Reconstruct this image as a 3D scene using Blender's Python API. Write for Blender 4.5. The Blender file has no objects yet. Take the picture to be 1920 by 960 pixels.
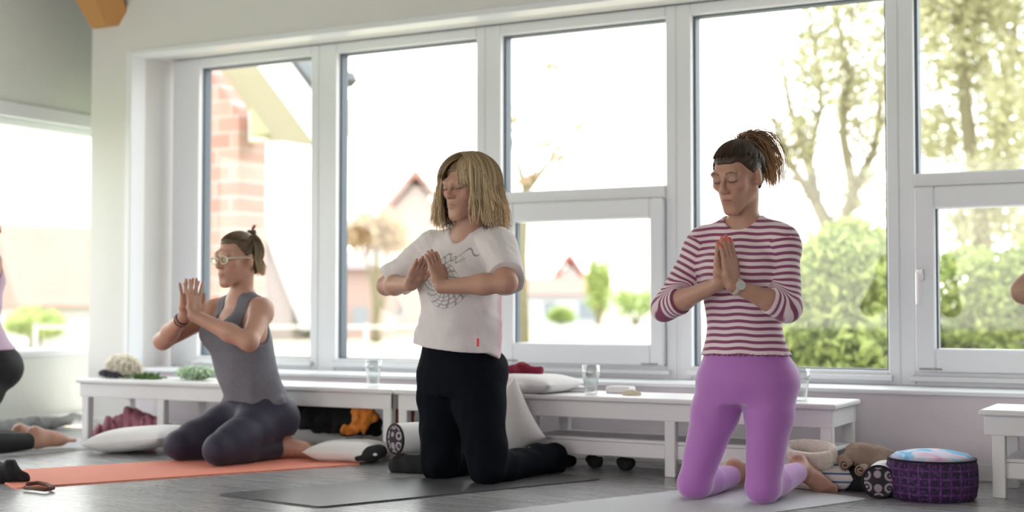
import bpy, math, random
import numpy as np
from mathutils import Vector, Matrix
PI = math.pi
rng = np.random.default_rng(7)
random.seed(7)
SC = bpy.context.scene
COL = SC.collection

# ---------------------------------------------------------------- camera, sky, light, exposure
FPX, HEYE, AZ, PITCH = 2580.0, 0.66, math.radians(28.5), math.atan(95/2580.0)
cd = bpy.data.cameras.new('camera'); cam = bpy.data.objects.new('camera', cd); COL.objects.link(cam)
cd.sensor_width = 36.0; cd.lens = 36.0*FPX/1920.0
cam.location = (0, 0, HEYE); cam.rotation_euler = (PI/2 + PITCH, 0, AZ)
cd.clip_end = 500
cd.dof.use_dof = True; cd.dof.focus_distance = 4.75; cd.dof.aperture_fstop = 1.5
SC.camera = cam
SC.view_settings.view_transform = 'Standard'; SC.view_settings.look = 'None'
SC.view_settings.exposure = 0.95; SC.view_settings.gamma = 1.0; SC.view_settings.use_curve_mapping = False
w = bpy.data.worlds.new('sky'); SC.world = w; w.use_nodes = True
nt = w.node_tree; bg = nt.nodes['Background']
geo = nt.nodes.new('ShaderNodeTexCoord'); sep = nt.nodes.new('ShaderNodeSeparateXYZ'); rmp = nt.nodes.new('ShaderNodeValToRGB')
nt.links.new(geo.outputs['Generated'], sep.inputs[0]); nt.links.new(sep.outputs['Z'], rmp.inputs[0]); nt.links.new(rmp.outputs[0], bg.inputs[0])
rmp.color_ramp.elements[0].position = 0.0; rmp.color_ramp.elements[0].color = (1, 0.95, 0.87, 1)
rmp.color_ramp.elements[1].position = 0.35; rmp.color_ramp.elements[1].color = (0.96, 0.985, 1.0, 1)
bg.inputs[1].default_value = 2.6
def area_light(name, loc, rot, sx, sy, power, colr=(1, 1, 1)):
    ld = bpy.data.lights.new(name, 'AREA'); ld.shape = 'RECTANGLE'; ld.size = sx; ld.size_y = sy; ld.energy = power; ld.color = colr
    o = bpy.data.objects.new(name, ld); COL.objects.link(o); o.location = loc; o.rotation_euler = rot
    return o

area_light('rear_fill_light', (-2.2, -4.0, 1.3), (-PI/2, 0, 0), 5.4, 1.8, 45, (1, 0.97, 0.95))  # added fill lamp behind the camera, brightens the surfaces facing it

# ---------------------------------------------------------------- pixel helper (photo coordinates -> a point at a chosen distance)
_F0 = np.array([-math.sin(AZ), math.cos(AZ), 0]); _R = np.array([math.cos(AZ), math.sin(AZ), 0]); _Z = np.array([0, 0, 1.])
_F = _F0*math.cos(PITCH)+_Z*math.sin(PITCH); _U = -_F0*math.sin(PITCH)+_Z*math.cos(PITCH); _C = np.array([0, 0, HEYE])
def ray(x, y): return _F+_R*(x-960)/FPX+_U*(480-y)/FPX
def atY(x, y, Y): r = ray(x, y); return _C+r*Y/r[1]
def atD(x, y, d): return _C+ray(x, y)*d
def atZ(x, y, z=0.0): r = ray(x, y); return _C+r*(z-HEYE)/r[2]

# ---------------------------------------------------------------- materials
MATS = {}
def mat(name, c, rough=0.6, bump=0.0, bscale=40.0, metal=0.0, vary=0.0, vscale=6.0, spec=0.5, sheen=0.0, attr=None, sss=0.0, trans=0.0, ior=1.45):
    if name in MATS: return MATS[name]
    m = bpy.data.materials.new(name); m.use_nodes = True; t = m.node_tree; b = t.nodes['Principled BSDF']
    b.inputs['Base Color'].default_value = (*c, 1); b.inputs['Roughness'].default_value = rough
    b.inputs['Metallic'].default_value = metal; b.inputs['Specular IOR Level'].default_value = spec
    b.inputs['Sheen Weight'].default_value = sheen; b.inputs['IOR'].default_value = ior
    b.inputs['Transmission Weight'].default_value = trans
    if sss > 0:
        b.inputs['Subsurface Weight'].default_value = sss; b.inputs['Subsurface Radius'].default_value = (0.012, 0.005, 0.003); b.inputs['Subsurface Scale'].default_value = 1.0
    tc = t.nodes.new('ShaderNodeTexCoord'); src = None
    if attr:
        a = t.nodes.new('ShaderNodeAttribute'); a.attribute_name = attr; src = a.outputs['Color']; t.links.new(src, b.inputs['Base Color'])
    if vary > 0:
        n = t.nodes.new('ShaderNodeTexNoise'); n.inputs['Scale'].default_value = vscale; n.inputs['Detail'].default_value = 4
        t.links.new(tc.outputs['Object'], n.inputs['Vector'])
        mr = t.nodes.new('ShaderNodeMapRange'); mr.inputs['To Min'].default_value = 1-vary; mr.inputs['To Max'].default_value = 1+vary
        t.links.new(n.outputs['Fac'], mr.inputs['Value'])
        mx = t.nodes.new('ShaderNodeVectorMath'); mx.operation = 'SCALE'
        if src is None: mx.inputs[0].default_value = c
        else: t.links.new(src, mx.inputs[0])
        t.links.new(mr.outputs[0], mx.inputs['Scale']); t.links.new(mx.outputs[0], b.inputs['Base Color'])
    if bump > 0:
        n2 = t.nodes.new('ShaderNodeTexNoise'); n2.inputs['Scale'].default_value = bscale; n2.inputs['Detail'].default_value = 3
        t.links.new(tc.outputs['Object'], n2.inputs['Vector'])
        bp = t.nodes.new('ShaderNodeBump'); bp.inputs['Strength'].default_value = bump; bp.inputs['Distance'].default_value = 0.01
        t.links.new(n2.outputs['Fac'], bp.inputs['Height']); t.links.new(bp.outputs[0], b.inputs['Normal'])
    MATS[name] = m
    return m
def nodes(m): return m.node_tree.nodes, m.node_tree.links, m.node_tree.nodes['Principled BSDF']

M_wall = mat('white_plaster', (0.74, 0.73, 0.72), 0.85, 0.15, 60, vary=0.02)
M_wall_low = mat('bounce_tinted_plaster', (0.74, 0.68, 0.73), 0.8, 0.12, 60, vary=0.02)  # lilac bounce light put into the lower wall's colour
M_gable = mat('grey_green_plaster', (0.76, 0.79, 0.75), 0.9, 0.3, 30, vary=0.06, vscale=3)
M_frame = mat('white_window_plastic', (0.80, 0.82, 0.86), 0.35)
M_seal = mat('grey_blue_seal', (0.10, 0.13, 0.17), 0.5)
M_metal = mat('handle_metal', (0.75, 0.75, 0.77), 0.3, metal=0.6)
M_slot = mat('grey_slot', (0.35, 0.34, 0.34), 0.6)
M_bench = mat('white_bench_paint', (0.80, 0.79, 0.80), 0.45, 0.05, 20, vary=0.02)
M_base = mat('baseboard_white', (0.72, 0.72, 0.72), 0.5)
M_oak = mat('orange_wood', (0.55, 0.27, 0.085), 0.55, 0.1, 30, vary=0.15, vscale=5)
M_skin = mat('skin', (0.6, 0.4, 0.3), 0.45, 0.03, 300, attr='col', sss=0.08)
M_hair = mat('hair', (0.2, 0.1, 0.05), 0.38, attr='col', spec=0.5)
M_black = mat('black_cloth', (0.012, 0.012, 0.014), 0.85, 0.2, 60)

def glass_pane_material():
    m = bpy.data.materials.new('window_glass'); m.use_nodes = True; t = m.node_tree; t.nodes.clear()
    o = t.nodes.new('ShaderNodeOutputMaterial'); mx = t.nodes.new('ShaderNodeMixShader'); tr = t.nodes.new('ShaderNodeBsdfTransparent'); gl = t.nodes.new('ShaderNodeBsdfGlossy')
    tr.inputs[0].default_value = (0.97, 0.985, 0.98, 1); gl.inputs['Roughness'].default_value = 0.02; mx.inputs[0].default_value = 0.04
    t.links.new(tr.outputs[0], mx.inputs[1]); t.links.new(gl.outputs[0], mx.inputs[2]); t.links.new(mx.outputs[0], o.inputs[0])
    return m
M_pane = glass_pane_material()
M_tumbler = bpy.data.materials.new('clear_glass'); M_tumbler.use_nodes = True
def tumbler_mat():
    t = M_tumbler.node_tree; t.nodes.clear()
    o = t.nodes.new('ShaderNodeOutputMaterial'); mx = t.nodes.new('ShaderNodeMixShader'); tr = t.nodes.new('ShaderNodeBsdfTransparent'); gl = t.nodes.new('ShaderNodeBsdfGlossy')
    lw = t.nodes.new('ShaderNodeLayerWeight'); lw.inputs[0].default_value = 0.35
    tr.inputs[0].default_value = (0.95, 0.97, 0.97, 1); gl.inputs['Roughness'].default_value = 0.05
    mr = t.nodes.new('ShaderNodeMapRange'); mr.inputs['To Min'].default_value = 0.12; mr.inputs['To Max'].default_value = 0.8
    t.links.new(lw.outputs['Facing'], mr.inputs['Value']); t.links.new(mr.outputs[0], mx.inputs[0])
    t.links.new(tr.outputs[0], mx.inputs[1]); t.links.new(gl.outputs[0], mx.inputs[2]); t.links.new(mx.outputs[0], o.inputs[0])
tumbler_mat()

# ---------------------------------------------------------------- mesh helpers
def mesh_obj(name, V, F, m=None, parent=None, smooth=False, loc=None, rotz=None):
    me = bpy.data.meshes.new(name); me.from_pydata([tuple(map(float, v)) for v in V], [], [tuple(f) for f in F]); me.update()
    o = bpy.data.objects.new(name, me); COL.objects.link(o)
    if m: me.materials.append(m)
    if parent: o.parent = parent
    if smooth: me.polygons.foreach_set('use_smooth', [True]*len(me.polygons))
    if loc is not None: o.location = loc
    if rotz is not None: o.rotation_euler = (0, 0, rotz)
    return o
def quad_mesh(name, V, Q, m=None, parent=None, smooth=True, color=None, fattr=None):
    V = np.asarray(V, np.float32); Q = np.asarray(Q, np.int32)
    me = bpy.data.meshes.new(name); me.vertices.add(len(V)); me.vertices.foreach_set('co', V.ravel())
    me.loops.add(Q.size); me.loops.foreach_set('vertex_index', Q.ravel())
    k = Q.shape[1]; me.polygons.add(len(Q)); me.polygons.foreach_set('loop_start', np.arange(0, Q.size, k, dtype=np.int32))
    me.polygons.foreach_set('use_smooth', np.full(len(Q), smooth)); me.update(calc_edges=True); me.validate()
    if color is not None:
        a = me.color_attributes.new('col', 'FLOAT_COLOR', 'POINT'); a.data.foreach_set('color', np.c_[color, np.ones(len(V))].astype(np.float32).ravel())
    if fattr is not None:
        for nm, v in fattr.items():
            a = me.attributes.new(nm, 'FLOAT', 'POINT'); a.data.foreach_set('value', np.asarray(v, np.float32))
    o = bpy.data.objects.new(name, me); COL.objects.link(o)
    if m: me.materials.append(m)
    if parent: o.parent = parent
    return o
class MB:
    def __init__(s): s.V = []; s.F = []
    def add(s, V, F):
        n = len(s.V); s.V += [tuple(v) for v in V]; s.F += [tuple(i+n for i in f) for f in F]; return s
    def box(s, x0, x1, y0, y1, z0, z1, bev=0.0):
        if bev <= 0:
            V = [(x, y, z) for x in (x0, x1) for y in (y0, y1) for z in (z0, z1)]
            return s.add(V, [(0, 1, 3, 2), (4, 6, 7, 5), (0, 4, 5, 1), (2, 3, 7, 6), (0, 2, 6, 4), (1, 5, 7, 3)])
        b = min(bev, (x1-x0)/2.1, (y1-y0)/2.1, (z1-z0)/2.1); V = []; idx = {}
        for i, x in enumerate((x0, x1)):
            for j, y in enumerate((y0, y1)):
                for k, z in enumerate((z0, z1)):
                    sx, sy, sz = (1-2*i)*b, (1-2*j)*b, (1-2*k)*b
                    idx[i, j, k] = len(V); V += [(x, y+sy, z+sz), (x+sx, y, z+sz), (x+sx, y+sy, z)]
        F = []
        for a in range(3):
            o = [q for q in range(3) if q != a]
            for sgn in (0, 1):
                c = []
                for u, v in ((0, 0), (0, 1), (1, 1), (1, 0)):
                    key = [0, 0, 0]; key[a] = sgn; key[o[0]] = u; key[o[1]] = v; c.append(idx[tuple(key)]+a)
                F.append(c)
            for u in (0, 1):
                for v in (0, 1):
                    k0 = [0, 0, 0]; k1 = [0, 0, 0]; k0[a] = 0; k1[a] = 1
                    for k_ in (k0, k1): k_[o[0]] = u; k_[o[1]] = v
                    F.append([idx[tuple(k0)]+o[0], idx[tuple(k1)]+o[0], idx[tuple(k1)]+o[1], idx[tuple(k0)]+o[1]])
        for k_ in idx: F.append([idx[k_], idx[k_]+1, idx[k_]+2])
        return s.add(V, F)
    def tube(s, pts, r, n=8, cap=True):
        pts = [Vector(p) for p in pts]; rs = r if isinstance(r, (list, tuple)) else [r]*len(pts); V = []; F = []
        for i, p in enumerate(pts):
            d = (pts[min(i+1, len(pts)-1)]-pts[max(i-1, 0)]).normalized(); u = d.orthogonal().normalized() if i == 0 else (u-d*u.dot(d)).normalized(); v = d.cross(u)
            for k in range(n): a = 2*PI*k/n; V.append(p+(u*math.cos(a)+v*math.sin(a))*rs[i])
        for i in range(len(pts)-1):
            for k in range(n): F.append((i*n+k, i*n+(k+1) % n, (i+1)*n+(k+1) % n, (i+1)*n+k))
        if cap: F.append(tuple(range(n))[::-1]); F.append(tuple((len(pts)-1)*n+k for k in range(n)))
        return s.add(V, F)
    def lathe(s, prof, c=(0, 0, 0), n=32, close=True):
        V = []; F = []
        for r, z in prof:
            for k in range(n): a = 2*PI*k/n; V.append((c[0]+r*math.cos(a), c[1]+r*math.sin(a), c[2]+z))
        for i in range(len(prof)-1):
            for k in range(n): F.append((i*n+k, i*n+(k+1) % n, (i+1)*n+(k+1) % n, (i+1)*n+k))
        if close: F.append(tuple(range(n))[::-1]); F.append(tuple((len(prof)-1)*n+k for k in range(n)))
        return s.add(V, F)
    def prism(s, poly, h0, h1, axis='z'):
        n = len(poly)
        def P(a, b, h): return {'z': (a, b, h), 'y': (a, h, b), 'x': (h, a, b)}[axis]
        V = [P(a, b, h0) for a, b in poly]+[P(a, b, h1) for a, b in poly]
        return s.add(V, [tuple(range(n))[::-1], tuple(range(n, 2*n))]+[(i, (i+1) % n, n+(i+1) % n, n+i) for i in range(n)])
    def build(s, name, m=None, parent=None, smooth=False, loc=None, rotz=None):
        o = mesh_obj(name, s.V, s.F, m, parent, smooth, loc, rotz)
        import bmesh as _b
        b = _b.new(); b.from_mesh(o.data); _b.ops.recalc_face_normals(b, faces=b.faces); b.to_mesh(o.data); b.free()
        return o
def tag(o, label=None, cat=None, group=None, kind=None):
    for k, v in (('label', label), ('category', cat), ('group', group), ('kind', kind)):
        if v: o[k] = v
    return o
def empty(name, loc=(0, 0, 0), rz=0.0):
    o = bpy.data.objects.new(name, None); COL.objects.link(o); o.location = loc; o.rotation_euler = (0, 0, rz); o.empty_display_size = 0.1
    return o
def copy_tree(o, parent=None):
    c = o.copy(); COL.objects.link(c); c.parent = parent
    for ch in list(o.children): copy_tree(ch, c)
    return c

# ---------------------------------------------------------------- implicit surfaces: leaves, blends, mesher
def n3(v): v = np.asarray(v, float); return v/np.linalg.norm(v)
class Leaf:
    def __init__(s, f, c, r): s.f = f; s.c = np.asarray(c, float); s.r = float(r)
    def ev(s, P, bc, R):
        if bc is not None and np.linalg.norm(bc-s.c)-s.r > R: return None
        return s.f(P)
def cap(a, b, ra, rb=None):
    rb = ra if rb is None else rb; a = np.asarray(a, float); b = np.asarray(b, float); ab = b-a; L2 = max(ab@ab, 1e-9)
    def f(P):
        t = np.clip(((P-a)@ab)/L2, 0, 1); return np.linalg.norm(P-a-t[:, None]*ab, axis=1)-(ra+(rb-ra)*t)
    return Leaf(f, (a+b)/2, math.sqrt(L2)/2+max(ra, rb))
def ell(c, r, M=None):
    c = np.asarray(c, float); r = np.asarray(r, float)
    def f(P):
        q = P-c
        if M is not None: q = q@M
        k0 = np.linalg.norm(q/r, axis=1); k1 = np.linalg.norm(q/(r*r), axis=1)+1e-9
        return k0*(k0-1)/k1
    return Leaf(f, c, r.max())
def rbox(c, h, rad, M=None):
    c = np.asarray(c, float); h = np.asarray(h, float)-rad
    def f(P):
        q = P-c
        if M is not None: q = q@M
        q = np.abs(q)-h
        return np.linalg.norm(np.maximum(q, 0), axis=1)+np.minimum(q.max(axis=1), 0)-rad
    return Leaf(f, c, np.linalg.norm(h)+rad)
def sm_interp(z, zs, ys):
    zs = np.asarray(zs); ys = np.asarray(ys, float); m = np.gradient(ys, zs)
    i = np.clip(np.searchsorted(zs, z)-1, 0, len(zs)-2); h = zs[i+1]-zs[i]; t = np.clip((z-zs[i])/h, 0, 1)
    return (2*t**3-3*t**2+1)*ys[i]+(t**3-2*t**2+t)*h*m[i]+(-2*t**3+3*t**2)*ys[i+1]+(t**3-t**2)*h*m[i+1]
def loft(keys, infl=0.0, p=2.0):
    K = np.asarray(sorted(keys), float); zs = K[:, 0]
    def f(P):
        z = P[:, 2]; zc = np.clip(z, zs[0], zs[-1])
        cx, cy, a, b = [sm_interp(zc, zs, K[:, i]) for i in (1, 2, 3, 4)]
        a = a+infl; b = b+infl; q = np.stack([(P[:, 0]-cx), (P[:, 1]-cy)], 1); ab = np.stack([a, b], 1)
        qa = np.abs(q)/ab; k0 = (qa[:, 0]**p+qa[:, 1]**p)**(1/p); k1 = np.linalg.norm(q/(ab*ab), axis=1)+1e-9
        d = np.where(k0 > 0.3, (k0-1)*np.maximum(np.linalg.norm(q, axis=1), 1e-4)/np.maximum(k0, 1e-4), -np.minimum(a, b)*(1-k0))
        dz = np.maximum(zs[0]-z, z-zs[-1])-infl
        return np.where(dz > 0, np.sqrt(np.maximum(d, 0)**2+dz**2)+np.minimum(d, 0)*0.0, np.maximum(d, dz))
    c = [K[:, 1].mean(), K[:, 2].mean(), (zs[0]+zs[-1])/2]
    return Leaf(f, c, math.hypot((zs[-1]-zs[0])/2, K[:, 3].max()+abs(K[:, 1]-c[0]).max()+abs(K[:, 2]-c[1]).max())+infl)
def smin(a, b, k):
    if k <= 0: return np.minimum(a, b)
    h = np.maximum(k-np.abs(a-b), 0)/k; return np.minimum(a, b)-h*h*k*0.25
class U:
    def __init__(s, ch, k=0.02): s.ch = ch; s.k = k
    def ev(s, P, bc, R):
        d = None
        for c in s.ch:
            v = c.ev(P, bc, None if R is None else R+s.k)
            if v is None: continue
            d = v if d is None else smin(d, v, s.k)
        return d
class Sub:
    def __init__(s, a, b, k=0.004): s.a = a; s.b = b; s.k = k
    def ev(s, P, bc, R):
        a = s.a.ev(P, bc, R)
        if a is None: return None
        b = s.b.ev(P, bc, None if R is None else R+s.k)
        if b is None: return a
        return -smin(-a, b, s.k)
class Cut:      # keep where g(P) <= 0
    def __init__(s, a, g, k=0.002): s.a = a; s.g = g; s.k = k
    def ev(s, P, bc, R):
        a = s.a.ev(P, bc, R)
        return None if a is None else -smin(-a, -s.g(P), s.k)
class Inf:
    def __init__(s, a, r): s.a = a; s.r = r
    def ev(s, P, bc, R):
        a = s.a.ev(P, bc, None if R is None else R+abs(s.r)); return None if a is None else a-s.r
class Disp:
    def __init__(s, a, g, m=0.01): s.a = a; s.g = g; s.m = m
    def ev(s, P, bc, R):
        a = s.a.ev(P, bc, None if R is None else R+s.m); return None if a is None else a+s.g(P)
class Xf:
    def __init__(s, a, M, t): s.a = a; s.M = np.asarray(M, float); s.t = np.asarray(t, float)
    def ev(s, P, bc, R): return s.a.ev((P-s.t)@s.M, None if bc is None else (bc-s.t)@s.M, R)
def wob(seed, freq, amp, n=5, stretch=(1, 1, 1)):
    r = np.random.default_rng(seed); D = r.normal(size=(n, 3))*np.asarray(stretch)*freq; ph = r.uniform(0, 6.28, n)
    def g(P):
        q = P+0.012*np.sin(P[:, [1, 2, 0]]*freq*0.7+1.3); return amp*np.sin(q@D.T+ph).mean(axis=1)*1.6
    return g
def mesh_sdf(node, lo, hi, h, B=18, relax=2):
    lo = np.asarray(lo, float); dim = np.ceil((np.asarray(hi)-lo)/h).astype(int)+1; dim = ((dim+B-1)//B)*B
    D = np.full(dim, 1.0, np.float32); off = np.stack(np.meshgrid(*[np.arange(B)*h]*3, indexing='ij'), -1).reshape(-1, 3); R = B*h*0.87
    for i in range(0, dim[0], B):
        for j in range(0, dim[1], B):
            for k in range(0, dim[2], B):
                o = lo+np.array([i, j, k])*h; c = o+(B-1)*h/2
                v = node.ev(c[None], c, R*1.7)
                if v is None: continue
                if abs(v[0]) > R*2.0: D[i:i+B, j:j+B, k:k+B] = 1.0 if v[0] > 0 else -1.0; continue
                d = node.ev(off+o, c, R*1.7)
                if d is not None: D[i:i+B, j:j+B, k:k+B] = d.reshape(B, B, B)
    D[0], D[-1], D[:, 0], D[:, -1], D[:, :, 0], D[:, :, -1] = 1, 1, 1, 1, 1, 1
    S = D < 0
    cnt = np.zeros(tuple(dim-1), np.int8)
    for a in (0, 1):
        for b in (0, 1):
            for c in (0, 1): cnt += S[a:dim[0]-1+a, b:dim[1]-1+b, c:dim[2]-1+c]
    cells = np.argwhere((cnt > 0) & (cnt < 8)); idx = np.full(cnt.shape, -1, np.int32); idx[tuple(cells.T)] = np.arange(len(cells))
    acc = np.zeros((len(cells), 3)); n = np.zeros(len(cells)); cn = [np.array(q) for q in np.ndindex(2, 2, 2)]
    val = {tuple(q): D[tuple((cells+q).T)] for q in cn}
    for q in cn:
        for ax in range(3):
            if q[ax]: continue
            q2 = q.copy(); q2[ax] = 1; a, b = val[tuple(q)], val[tuple(q2)]; m = (a < 0) != (b < 0)
            t = np.where(m, a/np.where(m, a-b, 1), 0); p = np.tile(q.astype(float), (len(cells), 1)); p[:, ax] = t
            acc[m] += p[m]; n[m] += 1
    V = lo+(cells+acc/n[:, None])*h; Q = []
    for ax in range(3):
        u, v = (ax+1) % 3, (ax+2) % 3
        s0 = [slice(1, dim[q]-1) for q in range(3)]; s0[ax] = slice(0, dim[ax]-1); s1 = list(s0); s1[ax] = slice(1, dim[ax])
        A, Bv = S[tuple(s0)], S[tuple(s1)]; E = np.argwhere(A != Bv); o = np.array([s.start for s in s0]); inside = A[tuple(E.T)]; E = E+o
        def ci(du, dv):
            e = E.copy(); e[:, u] -= du; e[:, v] -= dv; return idx[tuple(e.T)]
        q = np.stack([ci(1, 1), ci(0, 1), ci(0, 0), ci(1, 0)], 1); q[~inside] = q[~inside][:, ::-1]; Q.append(q)
    Q = np.concatenate(Q); Q = Q[(Q >= 0).all(axis=1)]
    for _ in range(relax):
        s = np.zeros_like(V); c = np.zeros(len(V))
        for k in range(4):
            a, b = Q[:, k], Q[:, (k+1) % 4]
            for d in range(3): s[:, d] += np.bincount(a, V[b, d], len(V))+np.bincount(b, V[a, d], len(V))
            c += np.bincount(a, minlength=len(V))+np.bincount(b, minlength=len(V))
        V = V*0.5+0.5*s/np.maximum(c, 1)[:, None]
    return V, Q
def strands(paths, radii, sides=4):
    """paths (N,K,3), radii (N,K): all tubes as one set of quads"""
    P = np.asarray(paths, float); N, K, _ = P.shape; T = np.gradient(P, axis=1); T /= np.linalg.norm(T, axis=2, keepdims=True)+1e-9
    ref = np.where(np.abs(T[..., 2:3]) > 0.9, np.array([1., 0, 0]), np.array([0, 0, 1.])); A = np.cross(T, ref); A /= np.linalg.norm(A, axis=2, keepdims=True)+1e-9; Bv = np.cross(T, A)
    an = np.arange(sides)*2*PI/sides; V = P[:, :, None]+radii[:, :, None, None]*(np.cos(an)[:, None]*A[:, :, None]+np.sin(an)[:, None]*Bv[:, :, None])
    i = np.arange(N)[:, None, None]*K*sides; k = np.arange(K-1)[None, :, None]*sides; s = np.arange(sides)[None, None]; s2 = (s+1) % sides
    Q = np.stack([i+k+s, i+k+s2, i+k+sides+s2, i+k+sides+s], -1).reshape(-1, 4)
    return V.reshape(-1, 3), Q
def join(parts):
    Vs, Qs, Cs, n = [], [], [], 0
    for V, Q, C in parts:
        Vs.append(V); Qs.append(np.asarray(Q)+n); Cs.append(np.broadcast_to(C, (len(V), 3))); n += len(V)
    return np.concatenate(Vs), np.concatenate(Qs), np.concatenate(Cs)

# ================================================================= THE ROOM
YW, YF, XL = 5.45, 5.75, -5.85      # inner wall plane, window frame plane, left wall plane
def struct(mb, name, m, parent=None, **k):
    o = mb.build(name, m, parent, **k)
    if parent is None: o['kind'] = 'structure'
    return o
def floor_material():
    m = mat('dark_vinyl_planks', (0.16, 0.16, 0.165), 0.33); N, L, b = nodes(m)
    tc = N.new('ShaderNodeTexCoord'); mp = N.new('ShaderNodeMapping'); mp.inputs['Rotation'].default_value = (0, 0, math.radians(0)); L.new(tc.outputs['Object'], mp.inputs[0])
    br = N.new('ShaderNodeTexBrick'); br.inputs['Scale'].default_value = 1.0; br.inputs['Brick Width'].default_value = 1.2; br.inputs['Row Height'].default_value = 0.18
    br.inputs['Mortar Size'].default_value = 0.0015; br.inputs['Color1'].default_value = (0.27, 0.27, 0.285, 1); br.inputs['Color2'].default_value = (0.35, 0.345, 0.35, 1); br.inputs['Mortar'].default_value = (0.05, 0.05, 0.05, 1)
    L.new(mp.outputs[0], br.inputs[0])
    m2 = N.new('ShaderNodeMapping'); m2.inputs['Scale'].default_value = (2.0, 38.0, 1); L.new(tc.outputs['Object'], m2.inputs[0])
    n = N.new('ShaderNodeTexNoise'); n.inputs['Scale'].default_value = 2.0; n.inputs['Detail'].default_value = 6; L.new(m2.outputs[0], n.inputs[0])
    mr = N.new('ShaderNodeMapRange'); mr.inputs['To Min'].default_value = 0.55; mr.inputs['To Max'].default_value = 1.45; L.new(n.outputs['Fac'], mr.inputs[0])
    v = N.new('ShaderNodeVectorMath'); v.operation = 'SCALE'; L.new(br.outputs[0], v.inputs[0]); L.new(mr.outputs[0], v.inputs['Scale']); L.new(v.outputs[0], b.inputs['Base Color'])
    r = N.new('ShaderNodeMapRange'); r.inputs['To Min'].default_value = 0.18; r.inputs['To Max'].default_value = 0.38; L.new(n.outputs['Fac'], r.inputs[0]); L.new(r.outputs[0], b.inputs['Roughness'])
    bp = N.new('ShaderNodeBump'); bp.inputs['Strength'].default_value = 0.12; bp.inputs['Distance'].default_value = 0.004; L.new(n.outputs['Fac'], bp.inputs['Height']); L.new(bp.outputs[0], b.inputs['Normal'])
    return m
struct(MB().box(-6.2, 3.2, -4.2, YW+0.05, -0.1, 0.0), 'floor', floor_material())
struct(MB().box(-6.2, 3.2, -4.2, 6.25, 2.9, 3.0), 'ceiling', M_wall)
# window wall: column at the corner, low wall, header
wb = MB().box(-5.56, -5.30, YW, 5.90, 0, 2.9); wb.box(-5.30, 3.2, YW, 5.90, 2.02, 2.9)
struct(wb, 'wall_back', M_wall)
struct(MB().box(-5.30, 3.2, YW, 5.90, 0, 0.325), 'wall_below_window', M_wall_low)
struct(MB().box(-5.302, -5.262, YW-0.012, YW+0.10, 0.33, 2.025, 0.004).box(-5.262, 3.2, YW-0.012, YW+0.10, 1.995, 2.025, 0.004), 'trim_1', M_frame)
struct(MB().box(-5.262, 3.2, YW-0.02, YF+0.01, 0.318, 0.336, 0.004), 'trim_2', M_frame)
struct(MB().box(-5.56, 3.2, YW-0.015, YW, 0, 0.065, 0.003), 'baseboard_back', M_base)
# left wall with its wide window
lw = MB().box(XL-0.3, XL, -4.2, 0.6, 0, 2.9).box(XL-0.3, XL, 0.6, 6.2, 0, 0.405).box(XL-0.3, XL, 0.6, 6.2, 1.69, 2.9).box(XL-0.3, XL, 6.05, 6.2, 0.405, 1.69)
struct(lw, 'wall_left', M_gable)
struct(MB().box(XL, XL+0.015, 0.5, 6.2, 1.675, 1.754, 0.004).box(XL, XL+0.02, 0.5, 6.2, 0.39, 0.42, 0.004), 'trim_3', M_frame)
struct(MB().box(XL, XL+0.015, -4.0, 6.2, 0, 0.07, 0.003), 'baseboard_left', M_base)
struct(MB().box(XL, -5.56, 5.86, 6.2, 0, 2.9), 'wall_corner', M_wall)
w6 = empty('window_6', (XL-0.15, 3.4, 0.4)); w6['kind'] = 'structure'
f = MB()
for y0, y1 in ((-2.8, -2.74), (2.6, 2.66), (-0.05, 0.03)): f.box(-0.03, 0.03, y0, y1, 0, 1.29, 0.004)
f.box(-0.03, 0.03, -2.74, 2.6, 0, 0.03, 0.004).box(-0.03, 0.03, -2.74, 2.6, 1.25, 1.29, 0.004).build('window_frame', M_frame, w6)
MB().box(-0.004, 0.004, -2.74, 2.6, 0.03, 1.25).build('glass_pane', M_pane, w6)
# right wall and rear wall (a window band lights the room from behind the camera)
struct(MB().box(3.2, 3.5, -4.2, 6.0, 0, 2.9), 'wall_right', M_wall)
struct(MB().box(-6.2, 3.2, -4.5, -4.2, 0, 0.25).box(-6.2, -5.2, -4.5, -4.2, 0.25, 2.9).box(0.9, 3.2, -4.5, -4.2, 0.25, 2.9).box(-5.2, 0.9, -4.5, -4.2, 2.3, 2.9), 'wall_front', M_wall)
# rafter end on the column
rf = MB(); a = [(-5.535, YW+.02, 2.165), (-5.39, YW-0.02, 2.165), (-5.325, YW+.05, 2.165)]
V = [(-5.545, YW-0.02, 2.17), (-5.40, YW-0.06, 2.17), (-5.33, YW+0.06, 2.17), (-5.47, YW+0.10, 2.17),
     (-5.55, YW-0.42, 2.62), (-5.30, YW-0.52, 2.62), (-5.20, YW-0.30, 2.62), (-5.42, YW-0.1, 2.62)]
rf.add(V, [(3, 2, 1, 0), (4, 5, 6, 7), (0, 1, 5, 4), (1, 2, 6, 5), (2, 3, 7, 6), (3, 0, 4, 7)])
tag(rf.build('roof_beam', M_oak), 'orange-brown wooden roof beam end resting on the white corner column', 'beam')

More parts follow.
